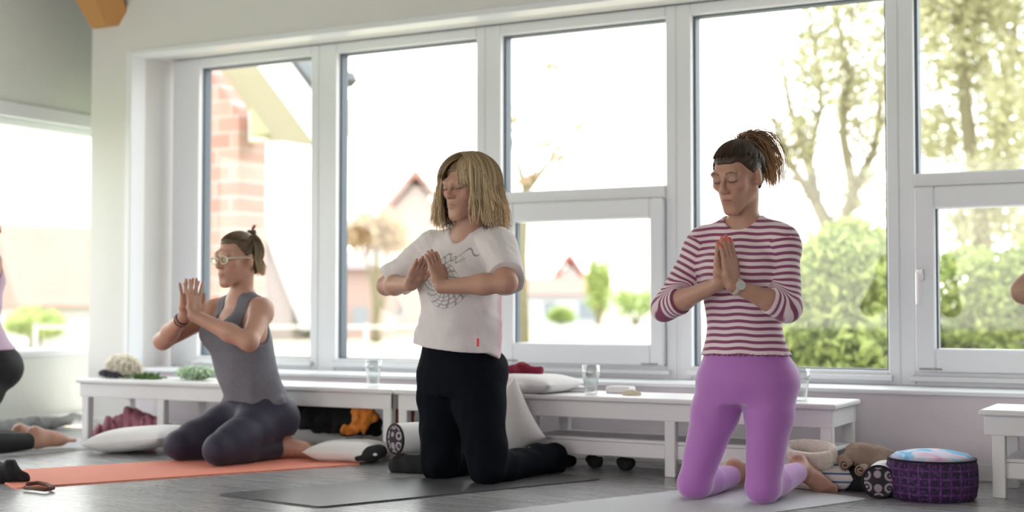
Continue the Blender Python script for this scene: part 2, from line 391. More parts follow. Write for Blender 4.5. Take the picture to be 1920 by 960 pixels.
# windows of the back wall -------------------------------------------------
ZB, ZT = 0.395, 1.965
def window(n, x0, x1, split=False, handle=False, left_jamb=0.0):
    """x0..x1 is the clear glass opening; frame members sit around it"""
    e = empty('window_%d' % n, ((x0+x1)/2, YF, 0.336)); e['kind'] = 'structure'; cx = (x0+x1)/2; h = (x1-x0)/2; z0 = 0.336
    F = MB(); d0, d1 = 0.0, 0.10
    F.box(-h-0.06-left_jamb, -h, d0, d1, 0, ZT+0.05-z0, 0.004); F.box(h, h+0.05, d0, d1, 0, ZT+0.05-z0, 0.004)
    F.box(-h, h, d0, d1, ZT-z0, ZT+0.05-z0, 0.004); F.box(-h, h, d0, d1, 0, ZB-z0, 0.004)
    F.box(-h-0.02, h+0.02, d0-0.022, d0+0.002, 0.018, 0.042, 0.004)
    if split: F.box(-h, h, d0-0.012, d1, 1.150-z0, 1.205-z0, 0.005)
    F.build('window_frame', M_frame, e)
    zt0 = 1.205-z0 if split else ZB-z0
    S = MB(); t = 0.012
    S.box(-h, -h+t, d0+0.035, d1-0.01, zt0, ZT-z0).box(h-t, h, d0+0.035, d1-0.01, zt0, ZT-z0).box(-h+t, h-t, d0+0.035, d1-0.01, ZT-z0-t*0.6, ZT-z0).box(-h+t, h-t, d0+0.035, d1-0.01, zt0, zt0+t*0.4)
    S.build('rubber_seal', M_seal, e)
    MB().box(-h+0.002, h-0.002, d0+0.05, d0+0.056, zt0, ZT-z0).build('glass_pane', M_pane, e)
    if split:
        s = MB(); a0, a1 = ZB-z0, 1.148-z0; fw = 0.085
        s.box(-h+0.004, -h+fw, -0.03, 0.05, a0, a1, 0.006).box(h-fw*0.8, h-0.004, -0.03, 0.05, a0, a1, 0.006)
        s.box(-h+fw, h-fw*0.8, -0.03, 0.05, a0, a0+0.095, 0.006).box(-h+fw, h-fw*0.8, -0.03, 0.05, a1-0.09, a1, 0.006)
        so = s.build('sash', M_frame, e)
        g0, g1 = a0+0.095, a1-0.09
        MB().box(-h+fw, -h+fw+0.008, -0.005, 0.03, g0, g1).box(h-fw*0.8-0.008, h-fw*0.8, -0.005, 0.03, g0, g1).build('rubber_seal', M_seal, so)
        MB().box(-h+fw, h-fw*0.8, 0.01, 0.016, g0, g1).build('glass_pane', M_pane, so)
        MB().box(-h+0.02, -h+0.11, -0.034, -0.028, a0+0.008, a0+0.016).box(h-0.11, h-0.03, -0.034, -0.028, a0+0.004, a0+0.012).build('drainage_slot', M_slot, so)
        if handle:
            hb = MB().box(-h+0.012, -h+0.042, -0.042, -0.029, 0.765-z0, 0.815-z0, 0.004); hb.tube([(-h+0.027, -0.04, 0.79-z0), (-h+0.027, -0.075, 0.79-z0)], 0.008, 10)
            hb.box(-h+0.018, -h+0.036, -0.085, -0.07, 0.665-z0, 0.80-z0, 0.005); hb.build('handle', M_metal, so)
    return e
window(1, -5.065, -4.31, left_jamb=0.13)
window(2, -4.15, -3.32)
window(3, -3.185, -2.335, split=True)
window(4, -2.215, -1.352)
window(5, -1.24, -0.36, split=True, handle=True)
window(7, -0.22, 0.7)
for i, (a, b) in enumerate(((-4.262, -4.21), (-3.272, -3.244), (-2.287, -2.275), (-1.304, -1.30), (-0.312, -0.28))):
    struct(MB().box(a, b, YF+0.005, YF+0.10, 0.336, ZT+0.05), 'trim_%d' % (4+i), M_frame)
struct(MB().box(0.75, 3.2, YW, 5.9, 0.325, 2.02), 'wall_pier', M_wall)

# ================================================================= BENCHES
def bench(x0, x1, legs, shelf=None, y0=4.985, y1=5.325, H=0.303, label='', overhang=0.012, wide=0.0):
    e = empty('bench', ((x0+x1)/2, (y0+y1)/2, 0)); c = ((x0+x1)/2); w = (x1-x0)/2; d = (y1-y0)/2
    tag(e, label, 'bench', 'white benches along the window wall')
    MB().box(-w-overhang, w+overhang, -d-overhang, d+overhang, H-0.02, H, 0.005).build('bench_top', M_bench, e)
    a = MB(); za, zb = H-0.088, H-0.0205
    a.box(-w+0.003, w-0.003, -d+0.003, -d+0.022, za, zb, 0.003).box(-w+0.003, w-0.003, d-0.022, d-0.003, za, zb, 0.003).box(-w+0.004, -w+0.022, -d+0.023, d-0.023, za, zb, 0.003).box(w-0.022, w-0.004, -d+0.023, d-0.023, za, zb, 0.003)
    a.build('apron', M_bench, e)
    for lx in legs:
        for sy in (-1, 1):
            yy = sy*(d-0.024)
            MB().box(lx-c-0.022, lx-c+0.022, yy-0.019, yy+0.019, 0, za+0.002 if False else zb-0.002, 0.003).build('leg', M_bench, e)
    if shelf:
        s0, s1 = shelf; s = MB().box(s0-c, s1-c, -d+0.03, d-0.03, 0.122, 0.136, 0.003); s.box(s0-c, s1-c, -d+0.0295, -d+0.05, 0.066, 0.121, 0.003).box(s0-c, s1-c, d-0.05, d-0.0295, 0.066, 0.121, 0.003)
        s.build('shelf', M_bench, e)
    return e
bench(-5.15, -3.30, [-5.112, -4.62, -3.325], label='long white wooden bench at the left, with the white fluffy bouquet on top')
bench(-3.27, -1.375, [-3.245, -2.62, -2.015, -1.402], shelf=(-2.64, -1.39), label='long white wooden bench with a low shelf, behind the two kneeling women')
bench(-0.85, 0.6, [-0.80, 0.55], shelf=(-0.79, 0.54), label='white bench at the right edge, right of the purple cushion')

# ================================================================= OUTSIDE
M_lawn = mat('pale_lawn', (0.446, 0.403, 0.288), 0.95, 0.2, 4, vary=0.15, vscale=0.4)
M_lawng = mat('green_lawn', (0.302, 0.360, 0.158), 0.95, 0.2, 4, vary=0.2, vscale=0.6)
M_road = mat('pale_road', (0.302, 0.331, 0.360), 0.9)
M_rooft = mat('hazed_terracotta', (0.360, 0.194, 0.158), 0.9, vary=0.1, vscale=2)  # terracotta made paler, outdoor haze put into the roof colour
M_roofr = mat('red_terracotta', (0.432, 0.122, 0.094), 0.9, vary=0.1, vscale=2)
M_roofg = mat('grey_pink_roof', (0.302, 0.245, 0.245), 0.9)
M_house = mat('white_render', (0.562, 0.547, 0.533), 0.9)
M_houseb = mat('hazed_pink_brick', (0.396, 0.288, 0.259), 0.9)  # brick lightened so its colour carries the haze over distant houses
M_glassd = mat('dull_window', (0.252, 0.274, 0.302), 0.3)
M_bark = mat('pale_bark', (0.216, 0.194, 0.115), 0.9, 0.4, 20)
M_soffit = mat('beige_soffit_boards', (0.374, 0.338, 0.259), 0.8)
M_white = mat('white_board', (0.8, 0.8, 0.78), 0.6)
M_gutter = mat('dark_gutter', (0.058, 0.065, 0.072), 0.5)
def leaf_mat(name, c, c2):
    m = mat(name, c, 0.6); N, L, b = nodes(m)
    g = N.new('ShaderNodeNewGeometry'); r = N.new('ShaderNodeValToRGB'); r.color_ramp.elements[0].color = (*c, 1); r.color_ramp.elements[1].color = (*c2, 1)
    L.new(g.outputs['Random Per Island'], r.inputs[0]); L.new(r.outputs[0], b.inputs['Base Color'])
    out = [q for q in N if q.type == 'OUTPUT_MATERIAL'][0]; mx = N.new('ShaderNodeMixShader'); t = N.new('ShaderNodeBsdfTranslucent'); mx.inputs[0].default_value = 0.5
    L.new(r.outputs[0], t.inputs[0]); L.new(b.outputs[0], mx.inputs[1]); L.new(t.outputs[0], mx.inputs[2]); L.new(mx.outputs[0], out.inputs[0])
    return m
LF_bush = leaf_mat('bush_leaves', (0.16, 0.22, 0.06), (0.55, 0.62, 0.22))
LF_tree = leaf_mat('yellow_green_leaves', (0.34, 0.34, 0.18), (0.58, 0.56, 0.36))
LF_hedge = leaf_mat('hedge_leaves', (0.34, 0.44, 0.12), (0.62, 0.70, 0.28))
LF_brown = leaf_mat('brown_leaves', (0.42, 0.30, 0.18), (0.62, 0.48, 0.32))
struct(MB().box(-140, 60, 6.3, 140, -0.45, -0.15), 'ground_lawn', M_lawn)
struct(MB().box(-140, -6.6, -40, 6.3, -0.45, -0.152), 'ground_garden', M_lawng)
struct(MB().box(-140, 60, 43, 58, -0.16, -0.135), 'ground_road', M_road)

def leaves(blobs, n, size, seed, surf=0.55):
    """quads scattered in ellipsoids; blobs: (cx,cy,cz,rx,ry,rz)"""
    r = np.random.default_rng(seed); B = np.asarray(blobs, float); vol = (B[:, 3]*B[:, 4]*B[:, 5])**0.7; bi = r.choice(len(B), n, p=vol/vol.sum())
    d = r.normal(size=(n, 3)); d /= np.linalg.norm(d, axis=1, keepdims=True); rad = r.uniform(surf, 1.0, n)**0.6
    c = B[bi, :3]+d*rad[:, None]*B[bi, 3:]
    a = r.normal(size=(n, 3)); a /= np.linalg.norm(a, axis=1, keepdims=True); b = np.cross(a, r.normal(size=(n, 3))); b /= np.linalg.norm(b, axis=1, keepdims=True)
    s = size*r.uniform(0.6, 1.3, n)[:, None]; V = np.stack([c-a*s, c-b*s*0.5, c+a*s, c+b*s*0.5], 1).reshape(-1, 3)
    return V, np.arange(4*n).reshape(-1, 4)
def shrub(name, base, blobs, n, size, m, seed, label, cat, group=None, stems=7, stemr=0.02, surf=0.55):
    e = empty(name, tuple(base)); tag(e, label, cat, group)
    V, Q = leaves(blobs, n, size, seed, surf); quad_mesh('foliage', V, Q, m, e, smooth=False)
    r = random.Random(seed); s = MB()
    for i in range(stems):
        b = blobs[i % len(blobs)]; s.tube([(r.uniform(-.1, .1), r.uniform(-.1, .1), 0), (b[0]*0.4+r.uniform(-.1, .1), b[1]*0.4, b[2]*0.5), (b[0], b[1], b[2]+b[5]*0.5)], [stemr*1.3, stemr, stemr*0.4], 6)
    s.build('stem', M_bark, e, smooth=True)
    return e
def tree(name, base, limbs, twigs, blobs, n, size, m, seed, label, surf=0.2, group=None, tl=1.0, twr=0.012):
    """limbs: list of (points, radii); twigs grow from limbs"""
    e = empty(name, tuple(base)); tag(e, label, 'tree', group); r = random.Random(seed); s = MB()
    for pts, rad in limbs: s.tube(pts, rad, 8)
    s.build('trunk', M_bark, e, smooth=True)
    t = MB()
    for k in range(twigs):
        pts, rad = limbs[r.randrange(len(limbs))]; i = r.randrange(1, len(pts)); p = Vector(pts[i-1]).lerp(Vector(pts[i]), r.random())
        d = Vector((r.uniform(-1, 1), r.uniform(-1, 1), r.uniform(0.1, 1.2))).normalized(); l = tl*r.uniform(0.5, 1.3); q = p+d*l*0.5; z = q+(d+Vector((r.uniform(-.6, .6), r.uniform(-.6, .6), r.uniform(-.2, .5)))).normalized()*l*0.5
        t.tube([p, q, z], [twr*1.4, twr, twr*0.4], 5)
    if twigs: t.build('twigs', M_bark, e, smooth=True)
    V, Q = leaves(blobs, n, size, seed+1, surf); quad_mesh('foliage', V, Q, m, e, smooth=False)
    return e
def rel(p, b): return tuple((np.asarray(p)-np.asarray(b)).tolist())
# big bush behind window four and five, 10 m out
c = atD(1600, 640, 10.5); bb = (c[0], c[1], -0.15)
shrub('garden_bush', bb, [rel(atD(1570, 580, 10.3), bb)+(0.5, 0.6, 0.62), rel(atD(1650, 560, 10.6), bb)+(0.35, 0.5, 0.55), rel(atD(1500, 660, 10.2), bb)+(0.45, 0.5, 0.45), rel(atD(1590, 700, 10.0), bb)+(0.55, 0.5, 0.55), rel(atD(1590, 480, 10.6), bb)+(0.28, 0.4, 0.3)], 15000, 0.05, LF_bush, 3, 'bright green leafy bush outside the fourth window, behind the striped-shirt woman', 'bush')
c = atD(1840, 640, 11.6); bb = (c[0], c[1], -0.15)
shrub('garden_bush', bb, [rel(atD(1815, 570, 11.6), bb)+(0.5, 0.45, 0.5), rel(atD(1900, 600, 11.8), bb)+(0.5, 0.6, 0.5), rel(atD(1830, 700, 11.6), bb)+(0.6, 0.45, 0.5), rel(atD(1990, 560, 11.6), bb)+(0.6, 0.6, 0.6)], 13000, 0.05, LF_bush, 4, 'bright green leafy bush seen through the small right sash window', 'bush')
# forked tree in window four
b = atD(1590, 600, 16.0); b[2] = -0.15
def L(*pp, d=16.0): return [rel(atD(x, y, d+dd), b) for x, y, dd in pp]
limbs = [([(0, 0, 0)]+L((1585, 560, 0), (1570, 460, 0)), [0.13, 0.12, 0.10]),
         (L((1570, 460, 0), (1530, 380, .2), (1515, 300, .3), (1480, 200, .5), (1462, 70, .7)), [0.10, 0.08, 0.06, 0.04, 0.02]),
         (L((1530, 380, .2), (1490, 320, -.3), (1455, 250, -.5), (1445, 150, -.6)), [0.06, 0.045, 0.03, 0.015]),
         (L((1570, 460, 0), (1600, 360, -.2), (1580, 250, -.2), (1590, 130, 0), (1560, 0, .2)), [0.09, 0.07, 0.055, 0.04, 0.02]),
         (L((1600, 360, -.2), (1640, 280, .4), (1655, 160, .6), (1690, 20, .8)), [0.06, 0.05, 0.035, 0.02]),
         (L((1515, 300, .3), (1540, 200, 0), (1530, 90, -.3), (1500, -40, -.3)), [0.045, 0.035, 0.025, 0.015])]
blobs = [rel(atD(1600, 60, 16), b)+(0.75, 0.9, 0.7), rel(atD(1640, 200, 16.3), b)+(0.5, 0.8, 0.5), rel(atD(1540, 130, 15.8), b)+(0.45, 0.7, 0.55), rel(atD(1500, 260, 15.8), b)+(0.3, 0.5, 0.4), rel(atD(1620, -60, 16), b)+(0.9, 1, .6), rel(atD(1630, 370, 16), b)+(0.35, .5, .4)]
tree('forked_tree', b, limbs, 90, blobs, 4200, 0.05, LF_tree, 11, 'sparse forked tree with yellow-green leaves behind the fourth window', tl=0.8, twr=0.014)
# willow in window five
b = atD(1850, 600, 14.0); b[2] = -0.15
limbs = [([(0, 0, 0)]+L((1850, 520, 0), (1835, 380, 0), (1810, 200, 0), (1800, 50, 0), (1780, -80, 0), d=14.0), [0.12, 0.1, 0.09, 0.07, 0.05, 0.03]),
         (L((1835, 380, 0), (1880, 250, .4), (1900, 100, .5), (1910, -50, .5), d=14.0), [0.07, 0.06, 0.04, 0.02])]
blobs = [rel(atD(x, y, 14+dd), b)+(rx, 0.9, rz) for x, y, dd, rx, rz in ((1780, 60, 0, .35, .8), (1860, 90, .3, .4, .7), (1900, 230, -.2, .35, .55), (1760, 250, .4, .25, .35), (1850, -60, 0, .8, .6), (1860, 330, 0, .3, .3), (1740, -20, 0.2, .3, .5), (1920, 400, 0.3, .3, .35), (1830, 420, .3, .3, .3))]
tree('willow_tree', b, limbs, 40, blobs, 9000, 0.05, LF_tree, 12, 'tall yellow-green drooping tree behind the top right window', tl=0.9)
# almost bare tree in window three
b = atD(985, 600, 13.0); b[2] = -0.15
limbs = [([(0, 0, 0)]+L((978, 480, 0), (985, 360, 0), (1040, 290, 0.2), (1085, 240, 0.3), (1150, 205, .4), d=13.0), [0.06, 0.05, 0.04, 0.016, 0.01, 0.004]),
         (L((985, 360, 0), (955, 240, 0.1), (1000, 160, 0.1), (1030, 125, 0.1), d=13.0), [0.03, 0.014, 0.008, 0.004])]
blobs = [rel(atD(x, y, 13), b)+(r1, 0.15, r2) for x, y, r1, r2 in ((1088, 238, .07, .06), (1035, 125, .07, .04), (1045, 290, .06, .09), (1000, 325, .08, .05), (958, 225, .05, .14), (1020, 270, .04, .05), (985, 340, .08, .06))]
tree('bare_tree', b, limbs, 0, blobs, 330, 0.035, LF_brown, 13, 'nearly bare thin tree with a few brown leaves behind the third window')

# brick annex with a gabled overhanging roof, seen through the first window
def brick_material():
    m = mat('red_brick_wall', (0.6, 0.3, 0.25), 0.9); N, L_, b = nodes(m)
    tc = N.new('ShaderNodeTexCoord'); mp = N.new('ShaderNodeMapping'); mp.inputs['Rotation'].default_value = (PI/2, 0, 0); L_.new(tc.outputs['Object'], mp.inputs[0])
    br = N.new('ShaderNodeTexBrick'); br.inputs['Scale'].default_value = 1.0; br.inputs['Brick Width'].default_value = 0.30; br.inputs['Row Height'].default_value = 0.13; br.inputs['Mortar Size'].default_value = 0.012
    br.inputs['Color1'].default_value = (0.56, 0.16, 0.13, 1); br.inputs['Color2'].default_value = (0.42, 0.27, 0.23, 1); br.inputs['Mortar'].default_value = (0.42, 0.34, 0.32, 1); br.inputs['Bias'].default_value = 0.25
    L_.new(mp.outputs[0], br.inputs[0]); L_.new(br.outputs[0], b.inputs['Base Color'])
    return m
YB, YV = 8.6, 7.7
wa, wb_ = atY(378, 82, YB), atY(505, 262, YB); wc = atY(470, 212, YB)      # roof line on the brick gable
fa, fb = atY(455, 78, YV), atY(600, 276, YV)                                # lower edge of the front board
an = empty('brick_annex', (wc[0]-0.5, YB+0.3, -0.15)); tag(an, 'red brick building with overhanging white-edged gable roof outside the first window', 'building')
O = np.array(an.location)
xl, xe = wa[0]-0.35, wc[0]-0.12
slw = (wb_[2]-wa[2])/(wb_[0]-wa[0])
MB().prism([(xl-O[0], 0), (xe-O[0], 0), (xe-O[0], wc[2]-O[2]), (xl-O[0], wc[2]+slw*(xl-xe)-O[2])], YB-O[1], YB+0.35-O[1], 'y').build('brick_wall', brick_material(), an)
u = np.array([0, 0, 0.05]); HX = [(0, 1, 2, 3), (7, 6, 5, 4), (0, 4, 5, 1), (1, 5, 6, 2), (2, 6, 7, 3), (3, 7, 4, 0)]
MB().add([q-O for q in (wa, wb_, fb, fa, wa+u, wb_+u, fb+u, fa+u)], HX).build('soffit', M_soffit, an)
h_ = np.array([0, 0, 0.34]); t_ = np.array([0, -0.04, 0]); d_ = np.array([0, 0, -0.002])
MB().add([q-O for q in (fa+d_, fb+d_, fb+t_+d_, fa+t_+d_, fa+h_, fb+h_, fb+t_+h_, fa+t_+h_)], HX).build('fascia_board', M_white, an)
k_ = np.array([0, 0, 0.06]); bk = np.array([0, 0.3, 0])
MB().add([q-O for q in (fa+h_+t_, fb+h_+t_, fb+h_+bk, fa+h_+bk, fa+h_+t_+k_, fb+h_+t_+k_, fb+h_+bk+k_, fa+h_+bk+k_)], HX).build('roof_covering', M_gutter, an)
ox, oy, oz = O
gu = atY(645, 140, YV)
MB().prism([(gu[0]-0.22-ox, gu[2]+0.05-oz), (gu[0]+0.0-ox, gu[2]+0.03-oz), (gu[0]+0.03-ox, gu[2]-0.03-oz), (gu[0]-0.02-ox, gu[2]-0.07-oz), (gu[0]-0.22-ox, gu[2]-0.05-oz)], YV-0.05-oy, YV+0.12-oy, 'y').build('gutter_end', M_gutter, an)
g1, g2 = atY(430, 258, YB+0.1), atY(590, 258, YB+0.1); g3 = atY(430, 205, YB+0.1)
MB().box(xe+0.001-ox, g2[0]+0.8-ox, 0.0-0.2, 0.1-0.2, g2[2]-oz, g3[2]-oz, 0.01).build('lintel_board', mat('cream_board', (0.72, 0.70, 0.64), 0.7), an)
q0, q1 = atY(487, 230, YB), atY(527, 230, YB)
MB().box(q0[0]-ox, q1[0]-ox, -0.42, -0.205, g2[2]+0.02-oz, g3[2]+0.02-oz, 0.01).build('rafter_end', mat('olive_beam', (0.42, 0.42, 0.27), 0.7), an)

def house(name, cx, Y, w, d, eave, ridge, wall, roof, label, ridge_x=True, wins=(), rz=0.0, over=0.3):
    e = empty(name, (cx, Y, -0.15), rz); tag(e, label, 'house')
    if ridge_x:
        MB().box(-w/2, w/2, -d/2, d/2, 0, eave).build('wall', wall, e)
        MB().prism([(-d/2-over, eave-0.1), (d/2+over, eave-0.1), (0, ridge)], -w/2-over, w/2+over, 'x').build('roof', roof, e)
    else:
        MB().prism([(-w/2, 0), (w/2, 0), (w/2, eave), (0, ridge-0.25), (-w/2, eave)], -d/2, d/2, 'y').build('wall', wall, e)
        t = 0.25; k = (ridge-eave)/(w/2)
        MB().prism([(-w/2-over, eave-k*over), (0, ridge), (w/2+over, eave-k*over), (w/2+over, eave-k*over+t), (0, ridge+t), (-w/2-over, eave-k*over+t)], -d/2-over, d/2+over, 'y').build('roof', roof, e)
    for (x, z, a, b2) in wins: MB().box(x, x+a, -d/2-0.04, -d/2+0.02, z, z+b2, 0.01).build('window', M_glassd, e)
    return e
def hpx(d, xl, xr, ytop, yeave):
    a, b_ = atD(xl, yeave, d), atD(xr, yeave, d); t = atD((xl+xr)/2, ytop, d); return (a[0]+b_[0])/2, (a[1]+b_[1])/2, float(np.linalg.norm((a-b_)[:2])), a[2]+0.15, t[2]+0.15
cx, Y, w_, e_, t_ = hpx(62, 1035, 1092, 488, 530); house('red_roof_house', cx, Y, w_, 6, e_, t_, M_house, M_roofr, 'small white house with a red pointed roof far behind the third window', False, [(-0.5, 0.4, 0.8, 0.8)], rz=AZ)
cx, Y, w_, e_, t_ = hpx(58, 975, 1112, 520, 548); house('white_house', cx, Y, w_, 5, e_, t_, M_house, M_rooft, 'long white house with a pale terracotta roof far behind the third window', True, [(-2.2, 0.4, 0.5, 0.6), (-0.6, 0.4, 0.5, 0.6), (0.8, 0.3, 0.8, 0.7)], rz=AZ)
cx, Y, w_, e_, t_ = hpx(45, 728, 860, 350, 440); house('pink_brick_house', cx, Y, w_*1.15, 7, e_, t_, M_houseb, M_rooft, 'tall pale pink brick house partly hidden behind the blonde woman', False, [(-0.9, 1.2, 0.5, 0.7), (0.2, 1.2, 0.5, 0.7), (-0.9, 0.2, 0.5, 0.6)], rz=AZ)
cx, Y, w_, e_, t_ = hpx(36, 655, 735, 470, 500); house('low_brick_house', cx, Y, w_, 3, e_, t_, M_houseb, M_roofg, 'low pinkish house left of the tall brick house', True, [(-0.3, 0.3, 0.4, 0.5)], rz=AZ)
cx, Y, w_, e_, t_ = hpx(36, 492, 582, 445, 560); house('gable_house', cx, Y, w_, 6, e_, t_, M_roofg, M_house, 'grey-pink gabled house with white verges right of the woman with glasses', False, [(-0.3, 0.5, 0.35, 0.7)], rz=AZ)
cx, Y, w_, e_, t_ = hpx(30, 20, 210, 422, 500); house('terracotta_roof_house', cx, Y, w_, 6, e_*0.55, t_, M_house, M_rooft, 'white house with a pale terracotta roof outside the far left window', True, [(-1.2, 0.2, 0.3, 0.4), (0.5, 0.2, 0.3, 0.4)], rz=AZ+0.5)
hed = empty('x'); bpy.data.objects.remove(hed)
for (px, py, dd, rx, rz_, lab, nm, lf) in ((640, 580, 55, 1.0, 0.35, 'small green hedge far behind the second window', 'hedge', LF_hedge), (556, 583, 50, 0.7, 0.4, 'yellow-green round bush beside the gable house', 'hedge', LF_bush),
        (1190, 560, 52, 1.1, 0.75, 'green hedge far behind the small sash window, right of the pale pole', 'hedge', LF_hedge), (1052, 588, 50, 0.5, 0.25, 'tiny green bush in front of the white house', 'hedge', LF_hedge),
        (1122, 530, 47, 0.45, 1.2, 'tall narrow tree left of the pale pole', 'poplar_tree', LF_hedge), (705, 430, 31, 0.8, 0.5, 'brownish round tree beside the tall pink house', 'round_tree', LF_brown), (1480, 560, 40, 1.2, 0.9, 'pale brown hedge far behind the striped-shirt woman', 'hedge', LF_brown), (65, 600, 26, 0.6, 0.2, 'low green bush outside the far left window', 'hedge', LF_hedge)):
    p = atD(px, py, dd); bb = (p[0], p[1], -0.15); h = p[2]+0.15
    shrub(nm, bb, [(0, 0, h, rx, rx*0.7, rz_), (rx*0.5, 0, max(h-0.15, 0.2), rx*0.6, rx*0.6, rz_*0.8), (-rx*0.5, 0, max(h-0.1, .2), rx*0.6, rx*0.6, rz_*0.8)], 900, 0.12, lf, int(px), lab, 'tree' if 'tree' in nm else 'hedge', stems=4, stemr=0.05, surf=0.2)
p = atD(1142, 560, 50); tag(MB().lathe([(0.12, 0), (0.10, 2.4), (0.07, 2.75)], (0, 0, 0), 12).build('lamp_post', M_house, loc=(p[0], p[1], -0.15)), 'pale pole standing far outside the small sash window', 'pole')
fe = empty('field_fence', (*atD(1100, 610, 25)[:2], -0.15), AZ); tag(fe, 'pale low fence of thin posts along the field outside', 'fence')
MB().box(-10, 8, -0.02, 0.02, 0.42, 0.47).build('rail', M_house, fe)
for i in range(10): MB().box(-10+i*2-0.03, -10+i*2+0.03, -0.045, -0.021, 0, 0.5).build('post', M_house, fe)

# ================================================================= PEOPLE
def Mrot(yaw=0.0, pitch=0.0, roll=0.0):
    """columns = local axes in figure space; pitch > 0 bows the head forward (towards -y)"""
    m = Matrix.Rotation(yaw, 3, 'Z') @ Matrix.Rotation(pitch, 3, 'X') @ Matrix.Rotation(roll, 3, 'Y')
    return np.array(m)
def head_nodes(c, M, face=1.0, female=True, jaw=1.0, mouth_open=False):
    S = lambda *a: np.array(a, float)
    L = [ell((0, .012, .032), (.073, .092, .080)), ell((0, -.028, -.030), (.0535*jaw, .060, .074)),
         cap((-.010, -.072, -.101), (.010, -.072, -.101), .0155)]
    for s in (-1, 1):
        L += [cap((s*.046*jaw, .004, -.048), (s*.012, -.064, -.096), .019, .014), ell((s*.042, -.060, -.014), (.020, .020, .018)), ell((s*.013, -.064, -.060), (.021, .023, .030)),
              ell((s*.028, -.078, .026), (.026, .014, .012))]
    core = U(L, .022)
    sock = U([ell((s*.031, -.101, .004), (.019, .013, .013)) for s in (-1, 1)], .004)
    core = Sub(core, sock, .016)
    feat = [ell((s*.031, -.0800, .004), (.0160, .0130, .0120)) for s in (-1, 1)]
    feat += [U([cap((0, -.090, .014), (0, -.108, -.020), .0065, .0085), ell((0, -.106, -.028), (.010, .0105, .009)), ell((.0115, -.098, -.031), (.007, .009, .0065)), ell((-.0115, -.098, -.031), (.007, .009, .0065))], .008),
             U([ell((0, -.0890, -.0565), (.0185, .0085, .0044)), ell((0, -.0880, -.0655), (.0155, .0092, .0055))], .003)]
    ears = [U([ell((s*.0735, .014, -.004), (.008, .017, .029), Mrot(s*0.35)), ell((s*.071, .006, -.026), (.006, .008, .012))], .01) for s in (-1, 1)]
    node = U([core]+feat+ears, .010)
    return Xf(node, M, c)
def head_color(V, base, c, M, lips=(0.42, 0.20, 0.18), brow=(0.13, 0.07, 0.05), lash=(0.05, 0.03, 0.03), closed=True):
    q = (V-c)@M; col = np.array(base)
    def mix(mask, cc): 
        mask = np.clip(mask, 0, 1)[:, None]; col[:] = col*(1-mask)+np.array(cc)*mask
    fr = q[:, 1] < -.05
    blush = np.exp(-(((np.abs(q[:, 0])-.042)/.02)**2+((q[:, 2]+.025)/.02)**2))*fr*0.35
    mix(blush, (0.66, 0.30, 0.25))
    nose = np.exp(-((q[:, 0]/.014)**2+((q[:, 2]+.026)/.014)**2))*fr*0.25; mix(nose, (0.62, 0.28, 0.23))
    zz = q[:, 2]+9.0*q[:, 0]**2; lp = 1.0-np.sqrt((q[:, 0]/.0195)**2+((zz+.0600)/.0085)**2); mix(np.clip(lp*5, 0, 1)*fr*0.7, lips)
    mix(((np.abs(zz+.0606) < .0016) & (np.abs(q[:, 0]) < .0195) & fr)*0.75, (0.20, 0.08, 0.07))
    ax = np.abs(q[:, 0]); bz = .027+.004*np.cos((ax-.032)/.012*1.2)
    mix(((np.abs(q[:, 2]-bz) < .0032*np.clip(1.3-(ax-.03)/.03, .4, 1)) & (ax > .013) & (ax < .050) & fr)*0.8, brow)
    lz = -.0025+((ax-.031)/.014)**2*.0028 if closed else .009-((ax-.031)/.014)**2*.004
    mix(((np.abs(q[:, 2]-lz) < .0022) & (np.abs(ax-.031) < .0155) & (q[:, 1] < -.065))*0.85, lash)
    if closed:
        mix(np.exp(-(((ax-.031)/.016)**2+((q[:, 2]-.009)/.008)**2))*fr*0.45, (0.30, 0.19, 0.16))
    else:
        eye = (((ax-.031)/.0125)**2+((q[:, 2]-.003)/.0052)**2 < 1) & (q[:, 1] < -.07); mix(eye*0.9, (0.75, 0.72, 0.70))
        mix(((((ax-.031)/.005)**2+((q[:, 2]-.003)/.005)**2 < 1) & (q[:, 1] < -.07))*0.95, (0.06, 0.05, 0.05))
    mix(np.exp(-((ax-.0105)/.003)**2-((q[:, 2]+.0355)/.003)**2)*(q[:, 1] < -.09)*0.7, (0.15, 0.06, 0.05))
    return col
